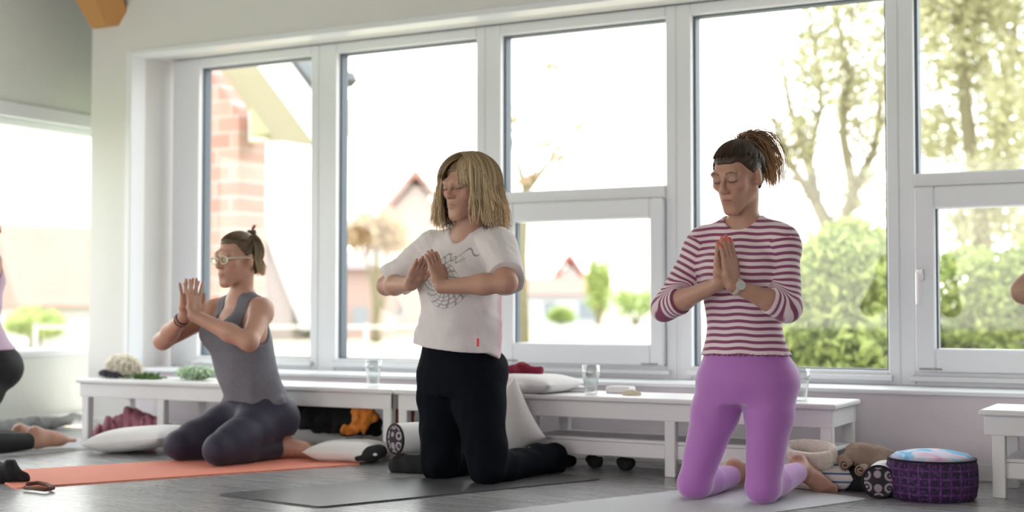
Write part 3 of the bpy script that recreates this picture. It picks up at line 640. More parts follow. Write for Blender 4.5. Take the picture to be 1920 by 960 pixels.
def hand_node(w, d, n, t, sc=1.0, spread=0.0, curl=0.06, thumb=0.0):
    """w wrist, d along the fingers, n out of the palm, t towards the thumb"""
    w = np.asarray(w, float); d = n3(d); n = n3(np.asarray(n)-np.dot(n, d)*d); t = n3(np.asarray(t)-np.dot(t, d)*d-np.dot(t, n)*n)
    P = lambda a, b, c: w+(d*a+t*b+n*c)*sc
    palm = [cap(P(.002, x*.6, 0), P(.080, x, 0), .0130*sc, .0105*sc) for x in (.026, .009, -.008, -.024)]
    palm += [ell(P(.035, .020, .006), np.array([.020, .020, .014])*sc), ell(P(.035, -.018, .005), np.array([.016, .016, .013])*sc)]
    fing = []
    for x, l, r, a in ((.027, .066, .0083, .10), (.0095, .074, .0086, .03), (-.0085, .069, .0082, -.04), (-.0255, .054, .0073, -.12)):
        ang = a*(0.3+spread*3.2); dd = d*math.cos(ang)+t*math.sin(ang); p = P(.082, x, 0); c = 0
        segs = [(p-dd*0.02*sc, .0095*sc)]; q = p
        for j, f in enumerate((.45, .31, .24)):
            c += curl*(0.6+0.5*j); e = dd*math.cos(c)+n*math.sin(c); q2 = q+e*l*f*sc; segs.append((q, (r-.0003*j)*sc)); q = q2
        segs.append((q, (r-.0020)*sc))
        fing.append(U([cap(segs[k][0], segs[k+1][0], segs[k][1], segs[k+1][1]) for k in range(4)], .002))
    th = U([cap(P(.012, .022, .004), P(.046, .040+thumb*.4, .008), .0135*sc, .0115*sc), cap(P(.046, .040+thumb*.4, .008), P(.074, .045+thumb, .010), .0108*sc, .0095*sc), cap(P(.074, .045+thumb, .010), P(.096, .043+thumb*1.3, .010), .0092*sc, .0072*sc)], .005)
    hand = U([U(palm, .012), U(fing, .0012), th], .005)
    return hand, [P(.082+l, x, 0) for x, l in ((.027, .066), (.0095, .074), (-.0085, .069), (-.0255, .054))]
def foot_node(an, d, sole, side=1, sc=1.0):
    """an ankle, d towards the toes, sole = direction the sole faces"""
    an = np.asarray(an, float); d = n3(d); s = n3(np.asarray(sole)-np.dot(sole, d)*d); l = np.cross(d, s)*side
    P = lambda a, b, c: an+(d*a+s*b+l*c)*sc
    L = [cap(P(-.01, .002, 0), P(-.025, .035, 0), .031*sc, .027*sc), cap(P(-.02, .035, 0), P(.09, .020, .008), .027*sc, .024*sc), cap(P(.0, 0, 0), P(.10, .006, .012), .032*sc, .024*sc), cap(P(.08, .012, .020), P(.125, .012, .022), .022*sc, .019*sc), cap(P(.07, .012, -.012), P(.115, .012, -.016), .020*sc, .016*sc)]
    toes = [cap(P(.115, .010, c), P(l2, .012, c*1.08), r*sc, r*sc*0.9) for c, l2, r in ((.028, .178, .0125), (.011, .176, .0090), (-.003, .168, .0085), (-.016, .158, .0080), (-.029, .146, .0078))]
    return U([U(L, .025), U(toes, .003)], .010)
def seg_pt(a, b, t): a = np.asarray(a, float); b = np.asarray(b, float); return a+(b-a)*t

def person(name, origin, rot, J, label, cat='person', skin=(0.50, 0.275, 0.205), h=0.0032):
    """J: dict with the joints in figure space (x to her left, y backwards, z up)"""
    e = empty(name, (origin[0], origin[1], 0), math.radians(rot)); tag(e, label, cat)
    HM = Mrot(math.radians(J['yaw']), math.radians(J['pitch']), math.radians(J.get('roll', 0))); hc = np.array(J['head'], float)
    arms, hands, tips = [], [], []
    for s in ('R', 'L'):
        sh, el, wr = [np.array(J[k+s], float) for k in ('sh', 'el', 'wr')]; m = J.get('armr', 1.0)
        arms.append(U([cap(sh, el, .047*m, .036*m), ell(seg_pt(sh, el, .12), (.056*m, .054*m, .058*m)), cap(el, seg_pt(el, wr, .35), .035*m, .036*m), cap(seg_pt(el, wr, .35), wr, .036*m, .0235*m)], .02))
        hd = J['hand'+s]; hn, tp = hand_node(wr, *hd, sc=J.get('hs', 1.0), spread=J.get('spread', 0), curl=J.get('curl', 0.05), thumb=J.get('thumb', 0)); hands.append(hn); tips.append((hd[0], tp))
    legs = []; feet = []
    for s, sg in (('R', -1), ('L', 1)):
        hp, kn, an = [np.array(J[k+s], float) for k in ('hip', 'kn', 'an')]; m = J.get('legr', 1.0)
        th = [cap(hp, kn, .088*m, .054*m), ell(seg_pt(hp, kn, .3), np.array([.083, .083, .083])*m)]
        if J.get('sit'): th.append(cap(seg_pt(hp, kn, .2), seg_pt(hp, kn, .75), .082*m, .070*m))
        legs.append(U(th+[ell(kn, np.array([.054, .054, .052])*m), U([cap(kn, seg_pt(kn, an, .35), .050*m, .051*m), cap(seg_pt(kn, an, .35), an, .051*m, .031*m)], .001)], .016))
        feet.append(foot_node(an, J['toe'+s], J.get('sole'+s, J.get('sole', (0, .2, 1))), sg*-1, J.get('fs', 1.0)))
    T = J['torso']; cx = lambda z: np.interp(z, [k[0] for k in sorted(T)], [k[1] for k in sorted(T)]); cy = lambda z: np.interp(z, [k[0] for k in sorted(T)], [k[2] for k in sorted(T)])
    trunk = [loft(T)]
    for s, sg in (('R', -1), ('L', 1)):
        sh = np.array(J['sh'+s], float); trunk.append(cap((cx(sh[2])+sg*.04, cy(sh[2])+.005, sh[2]+.03), sh, .042, .045))
        b = J.get('bust'); hp = np.array(J['hip'+s], float)
        if b: trunk.append(ell((cx(b[0])+sg*b[1], b[2], b[0]), (b[3], b[3]*.9, b[3])))
        trunk.append(ell((hp[0]+sg*0.0, hp[1]+.045, hp[2]+.005), (.088*J.get('butt', 1), .082*J.get('butt', 1), .092*J.get('butt', 1))))
    neck = cap(J['neck'], hc+HM@np.array([0, .022, -.055]), J.get('neckr', .053), .050)
    TR = U(trunk, .04); body = U([U([TR, neck], .03), head_nodes(hc, HM, jaw=J.get('jaw', 1.0)), U(arms, 0), U(hands, .0025), U(legs, .0), U(feet, 0)], .014)
    e['_'] = 0; del e['_']
    return dict(e=e, body=body, TR=TR, arms=arms, legs=legs, feet=feet, neck=neck, HM=HM, hc=hc, tips=tips, J=J, skin=np.array(skin), h=h)
def build_body(p, lo, hi, nails=None, **kw):
    V, Q = mesh_sdf(p['body'], lo, hi, p['h'], relax=1)
    col = np.tile(p['skin'], (len(V), 1)); g = wob(5, 30, 0.05)(V); col = col*(1+g[:, None])
    col = head_color(V, col, p['hc'], p['HM'], **kw)
    for d, tp in p['tips']:
        for t in tp:
            dist = np.linalg.norm(V-t, axis=1); m = np.clip(1-(dist/.020), 0, 1)[:, None]*0.3; col = col*(1-m)+np.array((0.62, 0.22, 0.18))*m
            if nails is not None:
                m2 = ((dist < .0085))[:, None]*0.8; col = col*(1-m2)+np.array(nails)*m2
    return quad_mesh('body', V, Q, M_skin, p['e'], color=col)
def cloth(p, name, node, lo, hi, m, h=0.0035, relax=2, color=None, fattr=None):
    V, Q = mesh_sdf(node, lo, hi, h, relax=relax)
    return quad_mesh(name, V, Q, m, p['e'], color=color(V) if color else None, fattr=fattr(V) if fattr else None)
def plane(pt, n): pt = np.asarray(pt, float); n = n3(n); return lambda P: (P-pt)@n
def along(P, a, b): a = np.asarray(a, float); b = np.asarray(b, float); d = b-a; return ((P-a)@d)/(d@d)

# hair helpers (head space: x left, y back, z up, origin between the ears)
def scalp_pt(az, el, infl=0.010):
    """az 0 = front, positive to her left; el 90 = crown"""
    a, e = np.radians(az), np.radians(el); d = np.stack([np.sin(a)*np.cos(e), -np.cos(a)*np.cos(e), np.sin(e)], -1)
    infl = np.asarray(infl, float)*np.ones(d.shape[:-1]); r = np.stack([.073+infl, .092+infl, .080+infl], -1); k = 1/np.linalg.norm(d/r, axis=-1, keepdims=True); return np.array([0, .012, .032])+d*k
def slick_paths(n, target, seed, front_el=38, infl=.009):
    r = np.random.default_rng(seed); az = r.uniform(-180, 180, n); el = np.where(np.abs(az) < 75, front_el-6*(np.abs(az)/75)+r.uniform(0, 6, n), np.where(np.abs(az) < 105, r.uniform(-2, 20, n), r.uniform(-30, -10, n)))
    el = el+r.uniform(0, 1, n)**2*40; root = scalp_pt(az, el, infl*0.6); t = np.linspace(0, 1, 10)[None, :, None]; P = root[:, None]*(1-t)+np.asarray(target)[None, None]*t
    c = np.array([0, .012, .032]); rr = np.array([.073, .092, .080])+infl; q = (P-c)/rr; L = np.linalg.norm(q, axis=2, keepdims=True); P = c+q/L*rr*(1+r.uniform(-.01, .02, (n, 1, 1)))
    return P

# ---- materials of the clothing
def striped_material():
    m = mat('pink_striped_jersey', (0.8, 0.6, 0.7), 0.85, 0.15, 250, sheen=0.3); N, L_, b = nodes(m)
    a = N.new('ShaderNodeAttribute'); a.attribute_name = 's'
    d = N.new('ShaderNodeMath'); d.operation = 'DIVIDE'; d.inputs[1].default_value = 0.0225; L_.new(a.outputs['Fac'], d.inputs[0])
    f = N.new('ShaderNodeMath'); f.operation = 'FRACT'; L_.new(d.outputs[0], f.inputs[0])
    r = N.new('ShaderNodeValToRGB'); e = r.color_ramp.elements
    e[0].position = 0.0; e[0].color = (0.25, 0.06, 0.135, 1); e[1].position = 1.0; e[1].color = (0.25, 0.06, 0.135, 1)
    for p, c in ((0.36, (0.26, 0.065, 0.14, 1)), (0.46, (0.80, 0.65, 0.72, 1)), (0.90, (0.80, 0.65, 0.72, 1))): q = e.new(p); q.color = c
    L_.new(f.outputs[0], r.inputs[0]); L_.new(r.outputs[0], b.inputs['Base Color'])
    return m
M_stripe = striped_material()
M_purple = mat('orchid_leggings', (0.42, 0.145, 0.49), 0.6, 0.03, 200, sheen=0.6)
M_jeans = mat('dark_navy_trousers', (0.004, 0.0055, 0.009), 0.9, 0.15, 120, spec=0.12)
M_navyleg = mat('navy_purple_leggings', (0.022, 0.019, 0.044), 0.65, 0.1, 150, sheen=0.12)
M_tank = mat('heather_grey_jersey', (0.17, 0.17, 0.20), 0.9, 0.2, 200, vary=0.18, vscale=60)
M_lilac = mat('lilac_blouse', (0.62, 0.46, 0.60), 0.8, 0.2, 60)
M_blackleg = mat('black_leggings', (0.012, 0.012, 0.014), 0.7, 0.1, 100)
def tee_material():
    m = mat('pale_pink_tee', (0.74, 0.68, 0.71), 0.88, 0.15, 120, sheen=0.2, attr='col'); return m
M_tee = tee_material()

def torso_zone(P, TRd, ARd): return TRd <= ARd
# ============ woman in the striped top =====================================
cxx = 0.066
J3 = dict(head=(cxx-.004, .000, 1.098), yaw=-13, pitch=17, roll=0, neck=(cxx, .045, .925), neckr=.046, jaw=.94,
    shR=(cxx-.132, .035, .882), elR=(-.194, -.025, .655), wrR=(.052, -.150, .738), handR=((.10, -.10, 1), (.93, -.36, 0), (.36, .93, .12)),
    shL=(cxx+.134, .035, .882), elL=(.236, -.020, .655), wrL=(.094, -.150, .730), handL=((-.12, -.10, 1), (-.93, .36, 0), (.36, .93, .12)), hs=.98, curl=.03,
    hipR=(cxx-.088, .085, .405), knR=(-.118, .052, .056), anR=(-.085, .385, .048), toeR=(0.1, 1, -.12),
    hipL=(cxx+.082, .085, .405), knL=(.124, .052, .056), anL=(.158, .372, .078), toeL=(.55, .36, -.46), soleL=(.3, .85, .35), armr=.93, legr=.97, fs=.90,
    torso=[(.34, cxx-.01, .08, .13, .09), (.40, cxx-.012, .08, .160, .106), (.48, cxx-.004, .07, .148, .092), (.59, cxx, .045, .120, .078), (.70, cxx, .035, .130, .086), (.80, cxx, .035, .142, .092), (.86, cxx, .04, .126, .076), (.905, cxx, .045, .080, .052), (.95, cxx, .045, .048, .043)],
    bust=(.79, .062, -.030, .048), butt=.84)
p3 = person('person', (-1.595, 4.415), 0, J3, 'kneeling woman in a pink striped top and orchid-purple leggings, dark ponytail, palms together')
BO3 = build_body(p3, (-.36, -.32, -.02), (.40, .70, 1.26), nails=(0.75, 0.12, 0.08), brow=(.07, .04, .03), lips=(.46, .16, .15))
def sleeve(p, s, end, r0, r1, infl=0.0105):
    J = p['J']; sh, el, wr = [np.array(J[k+s]) for k in ('sh', 'el', 'wr')]; m = J.get('armr', 1.0); e1 = seg_pt(el, wr, end); q = seg_pt(el, wr, end+.12)
    n = U([cap(sh, el, .047*m, .036*m), ell(seg_pt(sh, el, .12), (.056*m, .054*m, .058*m)), cap(el, q, .036*m, .0365*m)], .02)
    sd = lambda P, a, b_: np.linalg.norm(P-a-np.clip(((P-a)@(b_-a))/((b_-a)@(b_-a)), 0, 1)[:, None]*(b_-a), axis=1)
    return Cut(Inf(n, infl), lambda P, e1=e1, d=n3(wr-el): np.where((np.linalg.norm(P-e1, axis=1) < .09) & (sd(P, el, wr) < sd(P, sh, el)), (P-e1)@d, -.05), .002)
# sleeves: cut by distance along the forearm only near the cuff
S3 = [sleeve(p3, 'R', .30, 0, 0), sleeve(p3, 'L', .33, 0, 0)]
wr3 = wob(31, 42, .0038, 6, (1, 1, .5))
def shirt3_disp(P):
    d = wr3(P); hem = np.clip((.515-P[:, 2])/.02, 0, 1); a = np.arctan2(P[:, 1]-.06, P[:, 0]-cxx); return d-hem*(.0035+.0035*np.sin(a*46))
tr3 = Inf(p3['TR'], .0095)
nk3 = cap((cxx, .03, .955), (cxx, -.01, 1.07), .060, .10)
sh3 = Sub(Cut(Disp(U([tr3]+S3, .022), shirt3_disp), lambda P: .497+.0035*np.sin(np.arctan2(P[:, 1]-.06, P[:, 0]-cxx)*31)-P[:, 2], .001), nk3, .003)
def stripe_attr(V, p, tr, S):
    d0 = tr.ev(V, None, None) if False else tr.ev(V, np.zeros(3), 1e6); s = V[:, 2]+.10*np.abs(V[:, 0]-cxx)**1.5+.0015*np.sin(V[:, 0]*60)
    best = d0-.004; J = p['J']
    for k, nd in zip('RL', S):
        sh, el, wr = [np.array(J[q+k]) for q in ('sh', 'el', 'wr')]; da = p['arms'][0 if k == 'R' else 1].ev(V, np.zeros(3), 1e6)-.006
        l1, l2 = np.linalg.norm(el-sh), np.linalg.norm(wr-el); t1 = along(V, sh, el)*l1; t2 = along(V, el, wr)*l2
        d1 = np.linalg.norm(V-(sh+np.clip(t1/l1, 0, 1)[:, None]*(el-sh)), axis=1); d2 = np.linalg.norm(V-(el+np.clip(t2/l2, 0, 1)[:, None]*(wr-el)), axis=1); wgt = 1/(1+np.exp((d1-d2)/.006))
        sa = .9-(wgt*t1+(1-wgt)*(l1+t2)); m = da < best; s = np.where(m, sa, s); best = np.minimum(best, da)
    return s
cloth(p3, 'striped_top', sh3, (-.36, -.24, .47), (.40, .24, 1.02), M_stripe, h=.0032, fattr=lambda V: {'s': stripe_attr(V, p3, tr3, S3)})
def leggings(p, m, ztop, ycut, infl=.0035, name='leggings', wrk=(.0018, 40), seed=41, h=.0036, lo=None, hi=None, seam=None, k=.03, zb=9.0):
    hipp = Cut(p['TR'], lambda P: P[:, 2]-ztop, .002); w_ = wob(seed, wrk[1], wrk[0], 6)
    def dsp(P):
        d = w_(P)
        if seam is not None: d = d+.0035*np.exp(-((P[:, 2]-seam-.35*np.abs(P[:, 0]-.06)**1.4)/.0035)**2)+.0035*np.exp(-((P[:, 0]-.058)/.0035)**2)*(P[:, 2] < seam)*(P[:, 2] > seam-.10)
        return d
    B_ = U([hipp]+p['legs'], k); nd = Cut(U([Disp(Inf(B_, infl), dsp), Inf(B_, min(infl, .003))], 0), lambda P: np.where(P[:, 2] < zb, P[:, 1]-ycut, P[:, 1]-.60), .002)
    cloth(p, name, nd, lo, hi, m, h=h, relax=4)
leggings(p3, M_purple, .525, .345, lo=(-.24, -.05, -.02), hi=(.30, .42, .56), seam=.452, zb=.15, wrk=(.001, 36))
# watch on her left wrist
def wristband(p, name, s, t, r, w_, m, face=None):
    J = p['J']; el, wr = np.array(J['el'+s]), np.array(J['wr'+s]); c = seg_pt(el, wr, t); d = Vector(n3(wr-el)); u = d.orthogonal().normalized(); v = d.cross(u); b = MB(); n = 28
    V = []; 
    for k in range(n):
        a = 2*PI*k/n
        for rr, hh in ((r, -w_), (r+.0025, -w_), (r+.0025, w_), (r, w_)): V.append(Vector(c)+(u*math.cos(a)+v*math.sin(a))*rr+d*hh)
    F = [(4*k+j, 4*k+(j+1) % 4, 4*((k+1) % n)+(j+1) % 4, 4*((k+1) % n)+j) for k in range(n) for j in range(4)]
    b.add(V, F); o = b.build(name, m, p['e'], smooth=True)
    if face is not None:
        f_ = n3(np.array(face)-np.dot(face, n3(wr-el))*n3(wr-el)); cc = Vector(c+f_*(r+.001)); fb = MB().tube([cc, cc+Vector(f_)*.007], .016, 20); fb.build('watch_face', M_metal, o)
    return o
M_strap = mat('beige_strap', (0.62, 0.50, 0.42), 0.6)
wristband(p3, 'wristwatch', 'L', .93, .0255, .009, M_strap, face=(.6, -.8, .2))
# hair: slick cap, ponytail, strands, scrunchie
def hair_build(p, name, parts, m=M_hair, x=None):
    V, Q, C = join(parts); V = V@p['HM'].T+p['hc']; return quad_mesh(name, V, Q, m, p['e'], color=C)
def cap_part(hl_n, hl_p, infl, color, seed=3, h=.003, extra=None, groove=.0012, cx_=None):
    n_ = n3(hl_n); p0 = np.asarray(hl_p, float)
    core = ell((0, .012, .032), (.073+infl, .092+infl, .080+infl)); nape = ell((0, .050, -.035), (.052+infl*.5, .045+infl*.5, .055))
    nd = U([core, nape]+(extra or []), .02); tgt = np.array([0, .085, .085]) if cx_ is None else np.asarray(cx_, float)
    def gr(P):
        q = P-tgt; a = np.arctan2(q[:, 0], -q[:, 2]+.3*q[:, 1]); return groove*np.sin(a*38+4*np.sin(a*7))
    nd = Cut(Disp(nd, gr), lambda P: np.maximum(-((P-p0)@n_)+.013*np.exp(-((np.abs(P[:, 0])-.047)/.015)**2)-.004, -.075-P[:, 2]), .006)
    nd = Sub(nd, U([ell((s*.078, .004, -.012), (.016, .020, .030)) for s in (-1, 1)], .002), .006)
    V, Q = mesh_sdf(nd, (-.12, -.12, -.11), (.12, .14, .15), h, relax=1); q = V-tgt; a = np.arctan2(q[:, 0], -q[:, 2]+.3*q[:, 1]); k_ = .85+.45*np.sin(a*57+6*np.sin(a*9))*np.sin(a*23+2); return V, Q, np.array(color)[None]*k_[:, None]
def strand_part(P, r0, c0, c1, seed, tip=.3, sides=4, jit=.25):
    r = np.random.default_rng(seed); N, K, _ = P.shape; t = np.linspace(0, 1, K); R = r0*r.uniform(.6, 1.2, (N, 1))*(1-(1-tip)*t[None]**2); V, Q = strands(P, R, sides)
    k = (1+r.uniform(-jit, jit, (N, 1, 1)))*r.choice([.55, 1., 1., 1.2], (N, 1, 1)); C = (np.array(c0)*(1-t[None, :, None])+np.array(c1)*t[None, :, None])*k; C = np.repeat(C[:, :, None], sides, 2).reshape(-1, 3)
    return V, Q, C
c_dk = (.060, .036, .026); c_tip = (.60, .36, .18)
base3 = np.array([0, .062, .108])
Ps = slick_paths(900, base3, 5, front_el=29)
r = np.random.default_rng(9); N = 420; t = np.linspace(0, 1, 14)[None, :, None]
ctrl = np.array([[0, .062, .108], [0.004, .090, .140], [0.02, .150, .115], [0.03, .170, .03], [.03, .160, -.075]])
def bez(ctrl, t):
    n_ = len(ctrl)-1; return sum(math.comb(n_, i)*(1-t)**(n_-i)*t**i*ctrl[i] for i in range(n_+1))
off = r.normal(size=(N, 1, 3))*np.array([.013, .012, .006]); fan = 0.35+1.5*np.sin(np.clip(t, 0, 1)*PI*.75)
end = 1-r.uniform(0, .22, (N, 1, 1))**1.3
Pt = bez(ctrl, t*end)+off*fan+.002*np.sin(t*9+r.uniform(0, 6, (N, 1, 3)))
hair_build(p3, 'hair', [cap_part((0, .62, .78), (0, -.074, .062), .006, c_dk), strand_part(Ps, .0013, c_dk, (.10, .06, .04), 3, tip=.8, jit=.5), strand_part(Pt, .0017, c_dk, c_tip, 4)])
qs = [base3+np.array([math.cos(a)*.017, .004+math.sin(a)*.010, .006+math.sin(a)*.014]) for a in np.linspace(0, 2*PI, 20)]
sc_ = MB().tube([p3['HM']@q+p3['hc'] for q in qs], .0065, 8); sc_.build('hair_tie', mat('peach_scrunchie', (0.62, 0.33, 0.24), 0.8, 0.5, 200), p3['e'], smooth=True)

# ============ blonde woman in the pale tee ================================
J2 = dict(head=(.052, .000, 1.098), yaw=0, pitch=2, neck=(.026, .035, .925), neckr=.054, jaw=1.06,
    shR=(-.158, .03, .888), elR=(-.338, -.040, .742), wrR=(-.082, -.165, .742), handR=((.72, -.22, .74), (.70, -.22, -.65), (-.1, 1, .2)),
    shL=(.176, .03, .888), elL=(.330, -.100, .745), wrL=(.112, -.205, .730), handL=((-.42, .04, .90), (-.9, .1, -.4), (-.1, 1, .1)), hs=.96, curl=.04, thumb=.006,
    hipR=(-.142, .085, .405), knR=(-.150, .056, .060), anR=(-.15, .385, .046), toeR=(0, 1, -.12),
    hipL=(.022, .085, .405), knL=(.098, .056, .060), anL=(.062, .375, .046), toeL=(-.03, 1, -.12), armr=1.02, legr=1.10, fs=.98,
    torso=[(.33, -.06, .065, .14, .10), (.40, -.06, .065, .165, .110), (.48, -.055, .06, .156, .104), (.60, -.02, .04, .148, .105), (.70, -.005, .03, .150, .105), (.80, .005, .03, .158, .105), (.865, .010, .035, .150, .085), (.91, .014, .04, .10, .058), (.95, .02, .04, .058, .048)],
    bust=(.775, .075, -.040, .062), butt=1.02)
p2 = person('person', (-2.64, 4.435), -12, J2, 'kneeling blonde woman in a pale pink T-shirt and dark navy trousers, eyes closed')
build_body(p2, (-.46, -.36, -.02), (.46, .70, 1.26), lips=(.45, .17, .16), brow=(.30, .20, .12))
M_cx = lambda z: np.interp(z, [k[0] for k in J2['torso']], [k[1] for k in J2['torso']])
tee = loft([(.44, -.052, .045, .192, .142), (.55, -.042, .035, .184, .140), (.66, -.015, .022, .172, .137), (.77, .005, .010, .172, .138), (.84, .010, .025, .162, .105), (.895, .013, .038, .115, .064), (.94, .018, .04, .075, .052)])
def wide_sleeve(J, s, r0, r1, t1, drop=.016):
    sh, el = np.array(J['sh'+s]), np.array(J['el'+s]); e1 = seg_pt(sh, el, t1+.25); q = cap(sh+np.array([0, 0, -.006]), e1+np.array([0, 0, -drop]), r0, r1+.004); c = seg_pt(sh, el, t1)
    return Cut(q, plane(c, el-sh), .003)
bust2 = [ell((.005+s*.078, -.058, .775), (.078, .070, .072)) for s in (-1, 1)]
wr2 = wob(52, 26, .015, 7, (1, 1, .45)); wr2b = wob(53, 70, .003, 6)
tee2 = U([U([tee]+bust2+[cap((.01+s*.05, .04, .915), (.01+s*.15, .03, .885), .050, .056) for s in (-1, 1)], .03), wide_sleeve(J2, 'R', .068, .065, .84), wide_sleeve(J2, 'L', .070, .067, .82)], .03)
vneck = U([cap((.018, .035, .965), (.03, .0, 1.08), .060, .11), cap((.016, -.125, .858), (.020, -.03, .965), .012, .066)], .012)
hemf = lambda P: (.505-.10*(P[:, 0]+.04)-.035*np.clip((P[:, 1]-.03)/.10, 0, 1))-P[:, 2]
tn = Sub(Cut(U([Inf(Cut(p2['TR'], lambda P: np.maximum(P[:, 2]-.93, .5-P[:, 2]), .004), .0055), Disp(tee2, lambda P: wr2(P)*np.clip((.93-P[:, 2])/.12, 0.2, 1)+wr2b(P), .02)], .0), hemf, .002), vneck, .003)
def tee_col(V):
    c = np.tile(np.array([.72, .665, .675]), (len(V), 1)); back = np.clip((V[:, 1]-.055)/.03, 0, 1)[:, None]; c = c*(1-back)+np.array([.66, .40, .48])*back
    # the grey printed drawing on the chest: a ring of scribbled lines and a looping stroke
    fr = V[:, 1] < -.02; x = V[:, 0]-.035; z = V[:, 2]-.735; rr = np.sqrt(x*x+z*z); a = np.arctan2(z, x)
    ln = np.abs(np.sin(a*7+rr*90)) < .42; ln |= np.abs(np.sin(rr*230)) < .38
    pr_ = fr & (rr < .082) & ln & (rr > .02)
    sw = fr & (np.abs(V[:, 2]-(.845+.018*np.sin((V[:, 0])*85)+(V[:, 0]-.05)*.25)) < .0035) & (V[:, 0] > .0) & (V[:, 0] < .135)
    sw |= fr & (np.abs(V[:, 2]-(.832+.012*np.sin((V[:, 0])*120+1))) < .0028) & (V[:, 0] > .0) & (V[:, 0] < .10)
    m = (pr_*0.62+sw*0.75); m = np.clip(m, 0, .75)[:, None]; return c*(1-m)+np.array([.13, .13, .15])*m
cloth(p2, 't_shirt', tn, (-.44, -.22, .40), (.44, .22, 1.02), M_tee, h=.0030, color=tee_col)
# flared trousers
fl = []
for s in 'RL':
    kn, an = np.array(J2['kn'+s]), np.array(J2['an'+s]); k = 1 if s == 'L' else -1
    fl.append(U([cap(seg_pt(kn, an, .35), an+np.array([0, -.02, .008]), .052, .050), ell(an+np.array([0, .07, .012]), (.058, .105, .050)), cap(an+np.array([.0, .03, .02]), an+np.array([0, .14, .008]), .050, .046)], .03))
wj = wob(61, 38, .007, 6, (1, .8, 1)); hip2 = Cut(p2['TR'], lambda P: P[:, 2]-.545, .002)
th2 = [cap(np.array(J2['hip'+s_])+np.array([0, -.012, -.03]), np.array(J2['kn'+s_])+np.array([g_*.012, .012, .045]), .092, .068) for s_, g_ in (('R', 1), ('L', -1))]; jb = U([U([hip2]+p2['legs']+th2, .03)]+fl, .02); jn = Cut(U([Disp(Inf(jb, .006), lambda P: wj(P)*np.clip(1.2-P[:, 2]*2.0, .25, 1), .012), Inf(jb, .003)], 0), lambda P: np.maximum(P[:, 1]-.52, .002-P[:, 2]), .002)
cloth(p2, 'trousers', jn, (-.30, -.06, -.02), (.24, .62, .58), M_jeans, h=.0038)
MB().box(.155, .163, -.066, -.060, .515, .545, .001).build('red_tag', mat('red_label', (0.7, 0.04, 0.05), 0.6), p2['e'])
# blonde bob
def bob_paths(n, seed, zend=(-.16, -.11), part=12, face=42, clump=70):
    r = np.random.default_rng(seed); az = r.uniform(-180, 180, n); cl = np.round(az/360*clump)*360/clump; out = []
    K = 22
    for i in range(n):
        a = az[i]; side = 1 if a > 0 else -1; el0 = 90-abs(r.normal(0, 22)) if abs(a) > 50 else r.uniform(62, 86)
        a_end = a
        if abs(a) < face: a_end = side*(face+(abs(a)/face)*22) if a < 0 else (66+abs(a)*.35)
        ze = r.uniform(*zend)+(.02 if abs(a) < 70 else 0)+(r.uniform(0, .06) if r.random() < .3 else 0); fl_ = r.uniform(.0, .035); pts = []; k1 = 13; el = np.linspace(el0, -4, k1); aa = a+(a_end-a)*np.linspace(0, 1, k1)**.7
        infl = r.uniform(.010, .030); s = scalp_pt(aa, el, infl+.012*np.sin(np.linspace(0, 1, k1)*PI*.5)); pts = list(s); last = s[-1]; dr = np.array([math.sin(math.radians(a_end)), -math.cos(math.radians(a_end)), 0]); rem = last[2]-ze
        ph = r.uniform(0, 6)
        for j in range(1, K-k1+1):
            u = j/(K-k1); pts.append(last+np.array([0, 0, -rem*u])+dr*(.010*math.sin(u*PI*.8)-.006*u+fl_*u*u)+np.array([math.cos(cl[i]), math.sin(cl[i]), 0])*.011*math.sin(u*5+ph)*u)
        out.append(pts)
    return np.array(out)
c_b0 = (.28, .185, .10); c_b1 = (.78, .60, .38); c_b2 = (.03, .025, .022)
Pb = bob_paths(2100, 21); Pu = bob_paths(500, 22, zend=(-.175, -.13)); azu = np.arctan2(Pu[:, -1, 0], -Pu[:, -1, 1]); Pu = Pu[np.abs(azu) > 1.3]; Pu = Pu*np.array([.86, .84, 1])
sub2 = ell((0, .030, -.035), (.070, .070, .095))
# loose fringe falling across the far side of the face and past the near eye
N = 110; r = np.random.default_rng(31); tt = np.linspace(0, 1, 16); Pf = []
for i in range(N):
    a0 = r.uniform(5, 35); a1 = r.uniform(18, 50); s = scalp_pt(np.linspace(a0, a1, 16), np.linspace(r.uniform(60, 80), r.uniform(-38, -18), 16), .014+.010*np.sin(tt*PI)); s[:, 2] -= 0.0; Pf.append(s)
Pf = np.array(Pf)
hair_build(p2, 'hair', [cap_part((0, .62, .78), (0, -.062, .060), .008, (.24, .16, .085), extra=[sub2], groove=.002), strand_part(Pb, .0021, c_b0, c_b1, 22, jit=.45), strand_part(Pu, .0022, c_b2, c_b2, 23), strand_part(Pf, .0013, c_b0, c_b1, 24, jit=.35)])

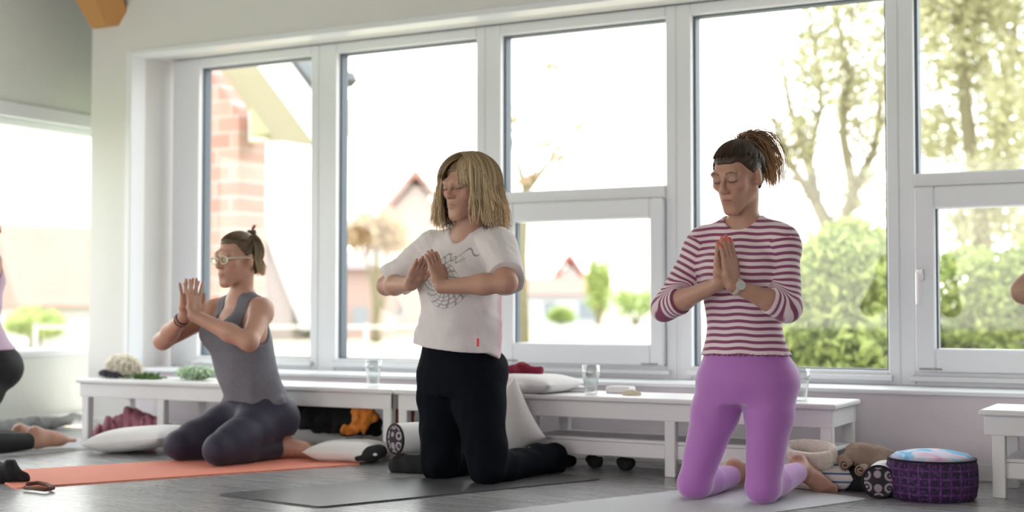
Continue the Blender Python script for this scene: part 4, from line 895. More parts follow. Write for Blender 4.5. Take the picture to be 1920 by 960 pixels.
# ============ woman with glasses sitting on her heels ====================
c1 = -.07
J1 = dict(head=(-.040, .235, .862), yaw=4, pitch=3, neck=(c1+.005, .272, .688), neckr=.050, jaw=1.02, sit=True,
    shR=(c1-.155, .275, .650), elR=(-.322, .045, .512), wrR=(-.082, .004, .622), handR=((.10, .06, 1), (1, 0, -.1), (0, 1, -.05)),
    shL=(c1+.155, .275, .650), elL=(.200, .130, .515), wrL=(-.010, .004, .622), handL=((-.16, .06, 1), (-1, 0, -.1), (0, 1, -.05)), hs=1.0, curl=.02, spread=.8, thumb=.010,
    hipR=(c1-.082, .365, .175), knR=(-.205, .062, .072), anR=(-.120, .43, .042), toeR=(-.05, 1, -.05),
    hipL=(c1+.082, .365, .175), knL=(.085, .062, .072), anL=(.045, .415, .046), toeL=(.62, .72, -.12), armr=1.02, legr=1.08, fs=.98, sole=(0.2, .2, 1),
    torso=[(.11, c1, .375, .15, .10), (.18, c1, .375, .178, .125), (.26, c1, .355, .160, .112), (.35, c1, .315, .138, .100), (.45, c1, .290, .140, .102), (.55, c1, .275, .146, .100), (.625, c1, .272, .142, .080), (.67, c1, .275, .095, .055), (.71, c1+.002, .272, .055, .048)],
    bust=(.545, .068, .205, .055), butt=1.05)
p1 = person('person', (-3.87, 4.38), -16, J1, 'woman with glasses in a grey tank top sitting on her heels, hands together')
build_body(p1, (-.42, -.08, -.02), (.30, .68, 1.01), closed=False, lips=(.44, .18, .16), brow=(.24, .15, .10))
leggings(p1, M_navyleg, .30, .392, lo=(-.36, -.04, -.02), hi=(.26, .55, .34), wrk=(.006, 34), seed=71, infl=.004, k=.04, zb=.105)
tk = U([loft([(.215, c1, .368, .176, .130), (.27, c1, .350, .166, .128), (.36, c1, .312, .156, .124), (.46, c1, .282, .157, .126), (.56, c1, .262, .156, .122), (.62, c1, .268, .145, .086), (.672, c1, .275, .10, .060), (.70, c1, .275, .075, .052)]),
       U([ell((c1+s*.070, .192, .548), (.070, .062, .064)) for s in (-1, 1)], .03), U([cap((c1+s*.055, .275, .675), (c1+s*.115, .275, .655), .046, .050) for s in (-1, 1)], .02)], .03)
arm_h = U([ell((c1+s*.182, .262, .615), (.080, .110, .125)) for s in (-1, 1)], .002)
nk1 = U([cap((c1, .262, .715), (c1, .255, .80), .066, .10), ell((c1, .165, .668), (.060, .075, .085))], .03)
w1a = wob(81, 30, .007, 6, (1, 1, 1)); knot = U([ell((.085, .36, .262), (.030, .030, .024)), cap((.085, .37, .255), (.10, .41, .225), .018, .010), cap((.085, .35, .262), (.075, .32, .23), .016, .010)], .01)
tkn = U([Sub(Sub(Cut(U([Disp(tk, w1a, .015), Inf(p1['TR'], .004)], 0), lambda P: (.222+.05*np.clip((.33-P[:, 1])/.15, 0, 1))-P[:, 2], .002), arm_h, .003), nk1, .003), knot], .012)
cloth(p1, 'tank_top', tkn, (-.32, .08, .18), (.20, .54, .76), M_tank, h=.0032)
wristband(p1, 'bracelet', 'R', .90, .0265, .0035, M_black); wristband(p1, 'bracelet', 'R', .82, .0285, .0028, mat('brown_beads', (0.12, 0.05, 0.05), 0.6))
# hair: half bun, shoulder length at the nape
c_h0 = (.13, .085, .05); c_h1 = (.42, .29, .17)
P1s = slick_paths(700, (0, .070, .098), 6, front_el=35); r = np.random.default_rng(12); N = 420; K = 14; Ph = []
for i in range(N):
    a = r.uniform(100, 260) if True else 0; el = np.linspace(r.uniform(10, 50), -20, 7); s = list(scalp_pt(np.full(7, a), el, r.uniform(.008, .020))); ln_ = r.uniform(.03, .075); d_ = np.array([0, .012, -ln_]); last = s[-1]
    for j in range(1, 8): u = j/7; s.append(last+d_*u+np.array([math.sin(i)*.006, math.cos(i)*.006, 0])*u)
    Ph.append(s)
bun = []
for i in range(130):
    a = np.linspace(0, 2*PI*.8, K)+r.uniform(0, 6.28); tilt = r.uniform(-.8, .8); q = np.stack([np.cos(a)*.016, np.sin(a)*.016*math.cos(tilt), np.sin(a)*.016*math.sin(tilt)], 1)*r.uniform(.6, 1.25)+np.array([0, .080, .112]); bun.append(q)
fly = [[np.array([0, .080, .118])+np.array([r.normal()*.3, r.uniform(0, .6), 1])*.030*u*k+np.array([0, u*u*.01, 0]) for u in np.linspace(0, 1, K)] for k in r.uniform(.5, 1.2, 26)]
hair_build(p1, 'hair', [cap_part((0, .66, .75), (0, -.066, .070), .006, c_h0, cx_=(0, .07, .1)), strand_part(P1s, .0014, c_h0, c_h1, 8, tip=.8, jit=.4), strand_part(np.array(Ph), .0019, c_h0, (.60, .44, .26), 9, jit=.35), strand_part(np.array(bun), .0022, c_h0, c_h0, 10), strand_part(np.array(fly), .0011, c_h0, c_h1, 11)])
# glasses
M_gl = mat('pale_gold_frames', (0.80, 0.74, 0.62), 0.3, metal=0.3); g = MB(); HM, hc = p1['HM'], p1['hc']
H = lambda *a: HM@np.array(a, float)+hc
for s in (-1, 1):
    g.tube([H(s*(.032+.024*math.cos(a)), -.104+.006*abs(math.cos(a)), .000+.017*math.sin(a)) for a in np.linspace(0, 2*PI, 25)], .0022, 6, cap=False)
    g.tube([H(s*.056, -.098, .006), H(s*.074, -.060, .008), H(s*.080, .0, .006), H(s*.080, .022, -.006)], .0026, 6)
g.tube([H(-.009, -.106, .004), H(0, -.110, .006), H(.009, -.106, .004)], .002, 6)
go = g.build('glasses', M_gl, p1['e'], smooth=True)
for s in (-1, 1):
    MB().tube([H(s*.032, -.1035, 0), H(s*.032, -.1015, 0)], .021, 18).build('lens', M_pane, go)

# ============ person cut off by the left edge ============================
c0 = 0.0
def upright(yaw=0, pitch=5, hands=True): 
    return dict(head=(0, .0, 1.075), yaw=yaw, pitch=pitch, neck=(0, .045, .90), neckr=.048,
    shR=(-.150, .035, .868), elR=(-.235, -.08, .66), wrR=(-.02, -.19, .76), handR=((.05, 0, 1), (1, 0, 0), (0, 1, 0)),
    shL=(.150, .035, .868), elL=(.235, -.08, .66), wrL=(.02, -.19, .76), handL=((-.05, 0, 1), (-1, 0, 0), (0, 1, 0)), hs=.96,
    hipR=(-.085, .085, .40), knR=(-.12, .055, .056), anR=(-.09, .42, .046), toeR=(0, 1, -.12), hipL=(.085, .085, .40), knL=(.12, .055, .056), anL=(.09, .42, .046), toeL=(.05, 1, -.12), legr=1.0,
    torso=[(.34, 0, .08, .13, .09), (.40, 0, .08, .166, .110), (.48, 0, .07, .150, .095), (.59, 0, .045, .125, .082), (.70, 0, .035, .135, .09), (.80, 0, .035, .142, .095), (.845, 0, .04, .138, .08), (.885, 0, .045, .095, .055), (.925, 0, .045, .05, .045)], bust=(.77, .062, -.030, .05), butt=.98)
J0 = upright(yaw=0)
for k_ in ('head', 'neck', 'shR', 'shL', 'elR', 'elL', 'wrR', 'wrL', 'hipR', 'hipL'): J0[k_] = tuple(np.array(J0[k_])+np.array([0, .13, -.02]))
J0['torso'] = [(z-.02, x, y+.13, a, b) for z, x, y, a, b in J0['torso']]; J0['bust'] = (.75, .062, .10, .05)
p0 = person('person', (-5.15, 4.16), -20, J0, 'person cut off by the left edge, kneeling in a lilac sleeveless top and black leggings', h=.005)
build_body(p0, (-.34, -.30, -.02), (.34, .70, 1.24))
leggings(p0, M_blackleg, .50, .39, zb=.15, lo=(-.26, -.05, -.02), hi=(.26, .42, .56), h=.005)
w0 = wob(91, 30, .008, 6)
t0 = Sub(Sub(Cut(Disp(Inf(p0['TR'], .014), w0, .02), lambda P: .465-P[:, 2], .002), U([ell((s*.185, .16, .84), (.055, .09, .09)) for s in (-1, 1)], 0), .003), cap((0, .16, .92), (0, .11, 1.03), .066, .10), .003)
cloth(p0, 'blouse', t0, (-.26, -.04, .42), (.26, .46, 1.0), M_lilac, h=.005)
P0s = slick_paths(300, (0, .07, .09), 16, front_el=35); Ph0 = np.array(Ph)
hair_build(p0, 'hair', [cap_part((0, .66, .75), (0, -.066, .070), .008, (.18, .12, .07)), strand_part(P0s, .0016, c_h0, c_h1, 18, tip=.8), strand_part(Ph0, .0022, c_h0, (.55, .40, .22), 19)])
# ============ person cut off by the right edge: an elbow is in view ======
J4 = upright(); J4['shR'] = (-.150, .035, .868); J4['elR'] = (-.300, -.03, .705); J4['elL'] = (.300, -.03, .690); J4['wrR'] = (-.06, -.15, .74); J4['wrL'] = (.06, -.15, .74)
J4['handR'] = ((.3, -.1, 1), (1, 0, 0), (0, 1, 0)); J4['handL'] = ((-.3, -.1, 1), (-1, 0, 0), (0, 1, 0))
p4 = person('person', (-.275, 4.085), -4, J4, 'person beyond the right edge with only a bare bent elbow in view', skin=(.46, .27, .20), h=.006)
build_body(p4, (-.40, -.30, -.02), (.40, .70, 1.24))
leggings(p4, M_blackleg, .52, .39, lo=(-.26, -.05, -.02), hi=(.26, .42, .56), h=.006)
t4 = Sub(Cut(U([Inf(p4['TR'], .01), wide_sleeve(J4, 'R', .055, .055, .45), wide_sleeve(J4, 'L', .055, .055, .45)], .02), lambda P: .46-P[:, 2], .002), cap((0, .03, .94), (0, -.02, 1.05), .066, .10), .003)
cloth(p4, 't_shirt', t4, (-.34, -.2, .44), (.34, .24, 1.0), mat('dark_tee', (0.05, 0.06, 0.08), 0.85, 0.2, 60), h=.006)
hair_build(p4, 'hair', [cap_part((0, .66, .75), (0, -.066, .070), .010, (.05, .03, .02)), strand_part(P0s, .0016, c_dk, c_dk, 18, tip=.8), strand_part(Ph0, .0022, c_dk, c_dk, 19)])

# ================================================================= MATS
def flat_mat(pts, m, label, t=0.006, z=0.0, name='yoga_mat'):
    """pts: four floor corners, counter-clockwise; corners are softly rounded"""
    P = [np.array(p[:2], float) for p in pts]; out = []; r = 0.03; n = len(P)
    for i in range(n):
        a, b, c = P[i-1], P[i], P[(i+1) % n]; u = (a-b)/np.linalg.norm(a-b); v = (c-b)/np.linalg.norm(c-b)
        for t_ in np.linspace(0, 1, 5): out.append(b+u*r*(1-t_)**2+v*r*t_**2)
    c = sum(P)/n; mb = MB().prism([tuple(q-c) for q in out], 0, t, 'z'); o = mb.build(name, m, loc=(c[0], c[1], z)); return tag(o, label, 'mat')
M_omat = mat('coral_mat', (0.82, 0.28, 0.20), 0.7, 0.15, 200)
M_gmat = mat('dark_grey_mat', (0.085, 0.085, 0.09), 0.36, 0.12, 300, vary=0.15, vscale=3)
M_lmat = mat('light_grey_mat', (0.50, 0.50, 0.52), 0.6, 0.1, 200)
a, b = atZ(30, 917), atZ(680, 872); d = (b-a)/np.linalg.norm(b-a); nrm = np.array([-d[1], d[0], 0])
flat_mat([a, b, b+nrm*.56, a+nrm*.56], M_omat, 'coral orange yoga mat under the woman with glasses')
b, c = atZ(600, 953), atZ(1130, 900); a = b+np.array([-.50, .07, 0])
flat_mat([a, b, c, c+(a-b)], M_gmat, 'dark grey yoga mat under the blonde woman')
e_, f_ = atZ(1552, 932), atZ(1630, 938); g_ = atZ(1502, 960); d = n3(np.array([-.40, -.92, 0])); nr = np.array([-.92, .40, 0])
flat_mat([f_+d*1.5+nr*.56, f_+d*1.5, f_, f_+nr*.56], M_lmat, 'pale grey yoga mat under the striped-shirt woman', t=0.005)
a = atZ(235, 838); d = n3(np.array([.34, .94, 0])); nr = np.array([-.94, .34, 0])
flat_mat([a-d*1.7, a, a+nr*.6, a-d*1.7+nr*.6], M_lmat, 'pale grey mat under the bare feet at the far left', t=0.005)

# ================================================================= SOFT THINGS
M_cush = mat('white_cotton', (0.78, 0.76, 0.77), 0.9, 0.25, 30)
M_cream = mat('cream_fleece', (0.82, 0.74, 0.65), 0.95, 0.8, 90, sheen=0.5)
M_mauve = mat('mauve_cloth', (0.36, 0.14, 0.18), 0.9, 0.4, 50)
M_orange = mat('orange_cloth', (0.62, 0.20, 0.03), 0.85, 0.4, 50)
M_wine = mat('wine_red_cloth', (0.22, 0.012, 0.04), 0.85, 0.3, 50)
M_taupe = mat('taupe_knit', (0.34, 0.25, 0.19), 0.95, 0.8, 120, vary=0.25, vscale=20)
M_grey = mat('grey_felt', (0.30, 0.31, 0.32), 0.95, 0.5, 60, vary=0.2, vscale=15)
def smooth_noise(seed, n=5, f=6.0):
    r = np.random.default_rng(seed); D = r.normal(size=(n, 3))*f; p = r.uniform(0, 6.28, n)
    return lambda P: np.sin(P@D.T+p).mean(axis=1)
def cushion(label, loc, size, rot, m, seed=0, name='cushion', group=None, cat='cushion'):
    n = 30; u = np.linspace(-1, 1, n); U_, W = np.meshgrid(u, u, indexing='ij'); a, b, h = size
    pinch = lambda t: 1-0.10*(1-t*t)
    def half(sg):
        x = U_*a/2*(0.93+.07*W**2); y = W*b/2*(0.93+.07*U_**2); z = sg*h/2*((1-U_**4)*(1-W**4))**.6
        P = np.stack([x, y, z], -1).reshape(-1, 3); P[:, 2] += smooth_noise(seed+int(sg > 0), 6, 18)(P)*h*.09*(np.abs(P[:, 2])/(h/2)); return P
    T, Bm = half(1), half(-1); idx = np.arange(n*n).reshape(n, n); Q = np.stack([idx[:-1, :-1], idx[1:, :-1], idx[1:, 1:], idx[:-1, 1:]], -1).reshape(-1, 4)
    V = np.concatenate([T, Bm]); Q = np.concatenate([Q, Q[:, ::-1]+n*n])
    rim = list(idx[0, :])+list(idx[1:, -1])+list(idx[-1, -2::-1])+list(idx[-2:0:-1, 0])
    Q2 = np.array([[rim[i], rim[(i+1) % len(rim)], rim[(i+1) % len(rim)]+n*n, rim[i]+n*n] for i in range(len(rim))])
    V[:n*n, 2] += .002; V[n*n:, 2] -= .002
    R = np.array((Matrix.Rotation(rot[2], 3, 'Z') @ Matrix.Rotation(rot[1], 3, 'Y') @ Matrix.Rotation(rot[0], 3, 'X'))); V = V@R.T
    if loc[2] is None: loc = (loc[0], loc[1], -V[:, 2].min()+.001)
    o = quad_mesh(name, V, np.concatenate([Q, Q2]), m); o.location = tuple(map(float, loc)); return tag(o, label, cat, group)
def crumple(name, label, cat, pts, m, seed, amp=.016, freq=38, floor=0.0, h=.006, k=.03, ridge=True):
    """cloth heap: pts (x,y,z,r) world"""
    P0 = np.array([p[:3] for p in pts]); c = P0.mean(axis=0); c[2] = floor; w_ = wob(seed, freq, amp, 5, (1, 1, .7)); w2 = wob(seed+9, freq*2.2, amp*.35, 5)
    L = [cap(np.array(pts[i][:3])-c, np.array(pts[i+1][:3])-c, pts[i][3], pts[i+1][3]) for i in range(len(pts)-1)] or [ell(P0[0]-c, (pts[0][3],)*3)]
    nd = Cut(Disp(U(L, k), lambda P: (-np.abs(w_(P))*1.6+amp*.6 if ridge else w_(P))+w2(P), amp*2), lambda P: .001-P[:, 2], .002)
    r = max(p[3] for p in pts)+amp*2; lo = (P0-c).min(axis=0)-r; hi = (P0-c).max(axis=0)+r; lo[2] = max(lo[2], -.01)
    V, Q = mesh_sdf(nd, lo, hi, h); o = quad_mesh(name, V, Q, m); o.location = tuple(c); return tag(o, label, cat)
def pY(x, y, Y, r): p = atY(x, y, Y); return (p[0], p[1], p[2], r)
# left end
crumple('cloth_heap', 'mauve cloth heap under the left bench', 'cloth', [pY(185, 812, 5.12, .035), pY(220, 800, 5.14, .05), pY(250, 790, 5.16, .062), pY(285, 800, 5.14, .052), pY(320, 812, 5.12, .045)], M_mauve, 101)
p = atZ(268, 848); cushion('white cushion lying on the floor in front of the mauve cloth', (p[0], p[1], None), (.42, .36, .10), (0, -.10, math.radians(8)), M_cush, 1)
p = atZ(82, 806); crumple('folded_blanket', 'grey blanket folded along the foot of the far left wall', 'blanket', [(XL+.10, 4.9, .035, .035), (XL+.10, 5.25, .035, .035), (XL+.10, 5.7, .035, .03)], M_grey, 105, amp=.008)
p = atZ(15, 905); crumple('black_bag', 'small black cloth bag lying at the bottom left corner', 'bag', [(p[0]-.06, p[1]-.02, .03, .035), (p[0]+.0, p[1], .035, .038), (p[0]+.07, p[1]+.02, .02, .02)], M_black, 106, amp=.008)
q = [atZ(x, y, .012) for x, y in ((50, 908), (70, 905), (88, 908), (100, 915), (84, 918), (66, 916), (46, 914))]
tag(MB().tube([Vector(v) for v in q], .007, 8).build('strap', mat('brown_strap', (0.13, 0.05, 0.035), 0.7), smooth=True), 'brown looped strap on the coral mat beside the small black bag', 'strap')
# middle, under the benches
bx = [atY(x, y, 5.15) for x, y in ((552, 770), (690, 770))]
crumple('black_jacket', 'black jacket stuffed under the left bench beside the orange cloth', 'jacket', [(bx[0][0], 5.16, .15, .055), (bx[0][0]+.12, 5.16, .15, .058), (bx[1][0]-.12, 5.16, .145, .062), (bx[1][0]-.0, 5.17, .13, .055)], M_black, 111, amp=.012, floor=0.0)
crumple('orange_cloth', 'crumpled orange cloth hanging from under the left bench', 'cloth', [pY(668, 772, 5.02, .030), pY(690, 780, 5.03, .034), pY(672, 798, 5.0, .028), pY(645, 808, 4.99, .020)], M_orange, 112, amp=.012, h=.005)
crumple('orange_cloth', 'rust cloth glimpsed between the two bench legs left of the blonde woman', 'cloth', [pY(738, 772, 5.12, .035), pY(758, 776, 5.12, .04), pY(760, 795, 5.12, .03)], mat('rust_cloth', (.36, .10, .03), .9, .4, 50), 113, amp=.010)
p = atZ(600, 836); cushion('white cushion standing behind, under the left bench below the black jacket', (p[0], p[1]+.02, None), (.40, .26, .10), (0, 0, math.radians(4)), M_cush, 2)
p = atZ(618, 866); cushion('white cushion on the floor at the end of the coral mat', (p[0]+.065, p[1]+.06, None), (.34, .24, .085), (0, 0, math.radians(12)), M_cush, 3)
crumple('black_scarf', 'black scarf bunched on the floor right of the white cushion', 'scarf', [pY(672, 858, 4.78, .014), pY(695, 852, 4.8,   .028), pY(712, 846, 4.82, .030)], M_black, 114, amp=.003, h=.005)
def flower_disc_material():
    m = mat('dark_flower_pattern', (0.03, 0.022, 0.03), 0.85); N, L_, b = nodes(m)
    tc = N.new('ShaderNodeTexCoord'); v = N.new('ShaderNodeTexVoronoi'); v.inputs['Scale'].default_value = 26; v.inputs['Randomness'].default_value = 0.15; L_.new(tc.outputs['Object'], v.inputs[0])
    r = N.new('ShaderNodeValToRGB'); e = r.color_ramp.elements; dk = (0.03, 0.022, 0.03, 1); lt = (0.36, 0.30, 0.34, 1)
    e[0].position = 0; e[0].color = lt; e[1].position = 1; e[1].color = dk
    for p_, c_ in ((.16, lt), (.20, dk), (.28, dk), (.31, lt), (.46, lt), (.52, dk)): q = e.new(p_); q.color = c_
    L_.new(v.outputs['Distance'], r.inputs[0]); L_.new(r.outputs[0], b.inputs['Base Color']); return m
M_flower = flower_disc_material()
def bolster(label, c, axis, R, Ln, m_end, m_side):
    """cylindrical bolster lying on the floor; axis = horizontal unit direction away from its near end"""
    a = math.atan2(axis[1], axis[0]); e = empty('bolster', (c[0], c[1], 0), a); tag(e, label, 'bolster')
    prof = [(R*.93, 0.0), (R, .012), (R*1.01, Ln*.5), (R, Ln-.012), (R*.93, Ln)]; mb = MB()
    V = []; n = 36
    for r_, t in prof:
        for k in range(n): an = 2*PI*k/n; V.append((t, r_*math.cos(an), R+r_*math.sin(an)*.97))
    F = [(i*n+k, i*n+(k+1) % n, (i+1)*n+(k+1) % n, (i+1)*n+k) for i in range(len(prof)-1) for k in range(n)]
    mb.add(V, F).build('side_panel', m_side, e, smooth=True)
    for sg, t in ((-1, 0), (1, Ln)):
        V = [(t+sg*.012, 0, R)]; F = []
        for ri, rr in enumerate((.5, .93)):
            for k in range(n): an = 2*PI*k/n; V.append((t+sg*(.009 if ri == 0 else 0), R*rr*math.cos(an), R+R*rr*math.sin(an)*.97))
        F = [(0, 1+k, 1+(k+1) % n) for k in range(n)]+[(1+k, 1+n+k, 1+n+(k+1) % n, 1+(k+1) % n) for k in range(n)]
        MB().add(V, F).build('end_panel', m_end, e, smooth=True)
        MB().tube([(t, R*.945*math.cos(an), R+R*.945*.97*math.sin(an)) for an in np.linspace(0, 2*PI, 37)], .005, 6, cap=False).build('piping', M_black, e, smooth=True)
    return e
p = atZ(735, 890); crumple('dark_cushion', 'dark flat cushion under the flower-patterned bolster left of the blonde woman', 'cushion', [(p[0]-.02, p[1]+.08, .03, .042), (p[0]+.12, p[1]+.12, .03, .045)], M_black, 115, amp=.005, h=.006)
bo = bolster('flower-patterned bolster end on the dark cushion, left of the blonde woman', (p[0]-.045, p[1]+.09), n3((.42, .90)), .064, .17, M_flower, M_cush); bo.location.z = .066
# white cloth on the bench edge and leaning pillow between the two women
p = atY(955, 795, 4.93)
R_ = cushion('white pillow leaning against the bench right of the blonde woman', (p[0]-.02, 4.905, .155), (.34, .30, .10), (math.radians(78), math.radians(-38), math.radians(-4)), M_cush, 5, name='pillow')
p = atZ(985, 852); crumple('dark_cushion', 'dark cushion on the floor under the leaning white pillow', 'cushion', [(p[0]-.16, 5.02, .02, .028), (p[0]+.0, 5.04, .02, .026)], M_black, 116, amp=.004, h=.006)
p = atY(998, 725, 5.06); cushion('white folded pillow lying on the bench top under the wine red cloth', (p[0]-.02, 5.10, .342), (.34, .27, .075), (0, 0, math.radians(-6)), M_cush, 6, name='pillow')
crumple('red_cloth', 'wine red cloth on top of the white folded pillow', 'cloth', [(*atY(950, 700, 5.10)[:2], .390, .020), (*atY(975, 695, 5.10)[:2], .400, .024), (*atY(1008, 698, 5.10)[:2], .392, .020)], M_wine, 117, amp=.008, floor=.372, h=.004)
p = atY(1062, 722, 5.22); tag(MB().box(-.07, .07, -.05, .05, 0, .012, .003).box(-.066, .066, -.047, .047, .0125, .022, .003).build('notebook', M_cush, loc=(p[0]+.035, 5.23, .304), rotz=.1), 'white notebook on the bench behind the middle water glass', 'notebook')
p = atY(1160, 722, 5.2); tag(MB().box(-.055, .055, -.03, .03, 0, .028, .004).build('tissue_packet', M_cush, loc=(p[0], 5.22, .304), rotz=-.05), 'small white packet on the bench right of the middle water glass', 'packet')
p = atY(1185, 729, 5.1); crumple('cream_scarf', 'tiny cream cloth scrap on the bench in front of the white packet', 'cloth', [(p[0]-.03, 5.1, .31, .008), (p[0], 5.1, .314, .011), (p[0]+.03, 5.1, .31, .008)], mat('cream_wool', (.62, .56, .42), .9, .5, 90), 118, amp=.003, floor=.3035, h=.003, k=.01)
for (px, Y, la) in ((1062, 5.12, 'dark cloth dangling in the shade under the bench shelf, leftmost of three'), (1112, 5.14, 'dark cloth in the shade under the bench shelf, middle of three'), (1170, 5.12, 'dark tangled cord under the bench shelf, rightmost of three')):
    p = atY(px, 868, Y); crumple('dark_cloth', la, 'cloth', [(p[0]-.015, Y, .035, .018), (p[0]+.01, Y, .022, .022), (p[0]+.03, Y, .03, .015)], M_black, 200+px, amp=.006, h=.005)
# right side heap
def rolled(name, label, cat, path, R, ht, m, z0=0.0, rot=0):
    """a blanket band standing on edge following path, drawn as a soft thick ribbon"""
    L = [cap(np.array([*path[i], z0+ht*.5]), np.array([*path[i+1], z0+ht*.5]), R) for i in range(len(path)-1)]
    c = np.array([*np.mean(path, axis=0), z0])
    def f(P):
        best = None
        for i in range(len(path)-1):
            a = np.array(path[i])-c[:2]; b = np.array(path[i+1])-c[:2]; ab = b-a; t = np.clip((P[:, :2]-a)@ab/(ab@ab), 0, 1); d = np.linalg.norm(P[:, :2]-a-t[:, None]*ab, axis=1); best = d if best is None else smin(best, d, .01)
        dz = np.abs(P[:, 2]-ht/2)-(ht/2-R); return np.sqrt(best**2+np.maximum(dz, 0)**2)-R
    P_ = np.array(path)-c[:2]; ext = np.abs(P_).max()+R*2
    w_ = wob(7, 30, .004); V, Q = mesh_sdf(Disp(Leaf(f, (0, 0, ht/2), ext*1.5+ht), w_), (-ext, -ext, -.01), (ext, ext, ht+.02), .005)
    o = quad_mesh(name, V, Q, m); o.location = tuple(c); return tag(o, label, cat)
p = atZ(1410, 902); cushion('flat cream cushion on the floor behind the purple leggings', (p[0]-.02, p[1]+.03, None), (.30, .16, .07), (0, 0, .1), M_cream, 7)
p = atY(1523, 870, 4.93); cx_, cy_ = p[0], 4.925
crumple('cream_blanket', 'folded cream blanket on the floor under the open fleece loop', 'blanket', [(cx_-.07, cy_, .035, .04), (cx_-.0, cy_, .04, .042), (cx_+.06, cy_, .035, .04)], M_cream, 121, amp=.004, ridge=False)
th_ = np.linspace(0.15, 2*PI-.5, 20); path = [(cx_+.0+.088*math.cos(t), cy_-.012+.045*math.sin(t)) for t in th_]
rolled('fleece_ring', 'cream fleece blanket rolled into an open loop on top of the cream blanket', 'blanket', path, .014, .072, M_cream, z0=.092).rotation_euler = (.42, 0, 0)
def stripe_blanket():
    m = mat('blue_striped_towel', (.7, .68, .66), .9, .3, 90); N, L_, b = nodes(m); tc = N.new('ShaderNodeTexCoord'); s_ = N.new('ShaderNodeSeparateXYZ'); L_.new(tc.outputs['Object'], s_.inputs[0])
    mm = N.new('ShaderNodeMath'); mm.operation = 'MULTIPLY'; mm.inputs[1].default_value = 34; L_.new(s_.outputs['Z'], mm.inputs[0]); f = N.new('ShaderNodeMath'); f.operation = 'FRACT'; L_.new(mm.outputs[0], f.inputs[0])
    r = N.new('ShaderNodeValToRGB'); e = r.color_ramp.elements; e[0].color = (.72, .69, .66, 1); e[1].color = (.72, .69, .66, 1)
    for p_, c_ in ((.45, (.72, .69, .66, 1)), (.5, (.10, .17, .30, 1)), (.68, (.10, .17, .30, 1)), (.73, (.72, .69, .66, 1))): q = e.new(p_); q.color = c_
    L_.new(f.outputs[0], r.inputs[0]); L_.new(r.outputs[0], b.inputs['Base Color']); return m
p = atZ(1548, 922); o = cushion('folded white towel with blue stripes behind the bare foot', (p[0]+.015, p[1]+.055, None), (.13, .10, .085), (0, 0, .3), stripe_blanket(), 8, name='folded_towel', cat='towel')
p = atZ(1605, 928); crumple('black_cushion', 'black cushion on the floor under the taupe knitted blanket', 'cushion', [(p[0]-.03, p[1]+.12, .04, .055), (p[0]+.05, p[1]+.14, .04, .055)], M_black, 122, amp=.004, ridge=False)
cb = (p[0]+.0, p[1]+.10)
crumple('taupe_blanket', 'taupe knitted blanket with rolled ends on the black cushion', 'blanket', [(cb[0]-.06, cb[1]-.03, .115, .026), (cb[0]-.03, cb[1]+.02, .125, .036), (cb[0]+.04, cb[1]+.06, .115, .036), (cb[0]+.09, cb[1]+.09, .105, .026)], M_taupe, 123, amp=.012, floor=.075)
e_ = bpy.data.objects['taupe_blanket']
for k, (dx, dy, dz) in enumerate(((-.045, -.05, .10), (.01, -.06, .085))):
    n = 40; sp = [(dx+.0+(.006+.016*t)*math.cos(t*11), -.0+dy+.012*math.sin(k), dz-.075+(.006+.016*t)*math.sin(t*11)) for t in np.linspace(0, 1, n)]
    c0_ = Vector(e_.location)
    V = []; F = []
    for i, (x, y, z) in enumerate(sp):
        for yy in (-.03, .05): V.append((x+cb[0]-c0_.x, y+yy+cb[1]-c0_.y, z))
    for i in range(n-1): F.append((2*i, 2*i+1, 2*i+3, 2*i+2))
    o = mesh_obj('rolled_end', V, F, M_taupe, e_, True); md = o.modifiers.new('thickness', 'SOLIDIFY'); md.thickness = .005
p = atZ(1652, 938); bolster('dark flower-patterned bolster end left of the purple round cushion', (p[0]-.015, p[1]+.035), n3((-.12, .99)), .058, .24, M_flower, M_cush)
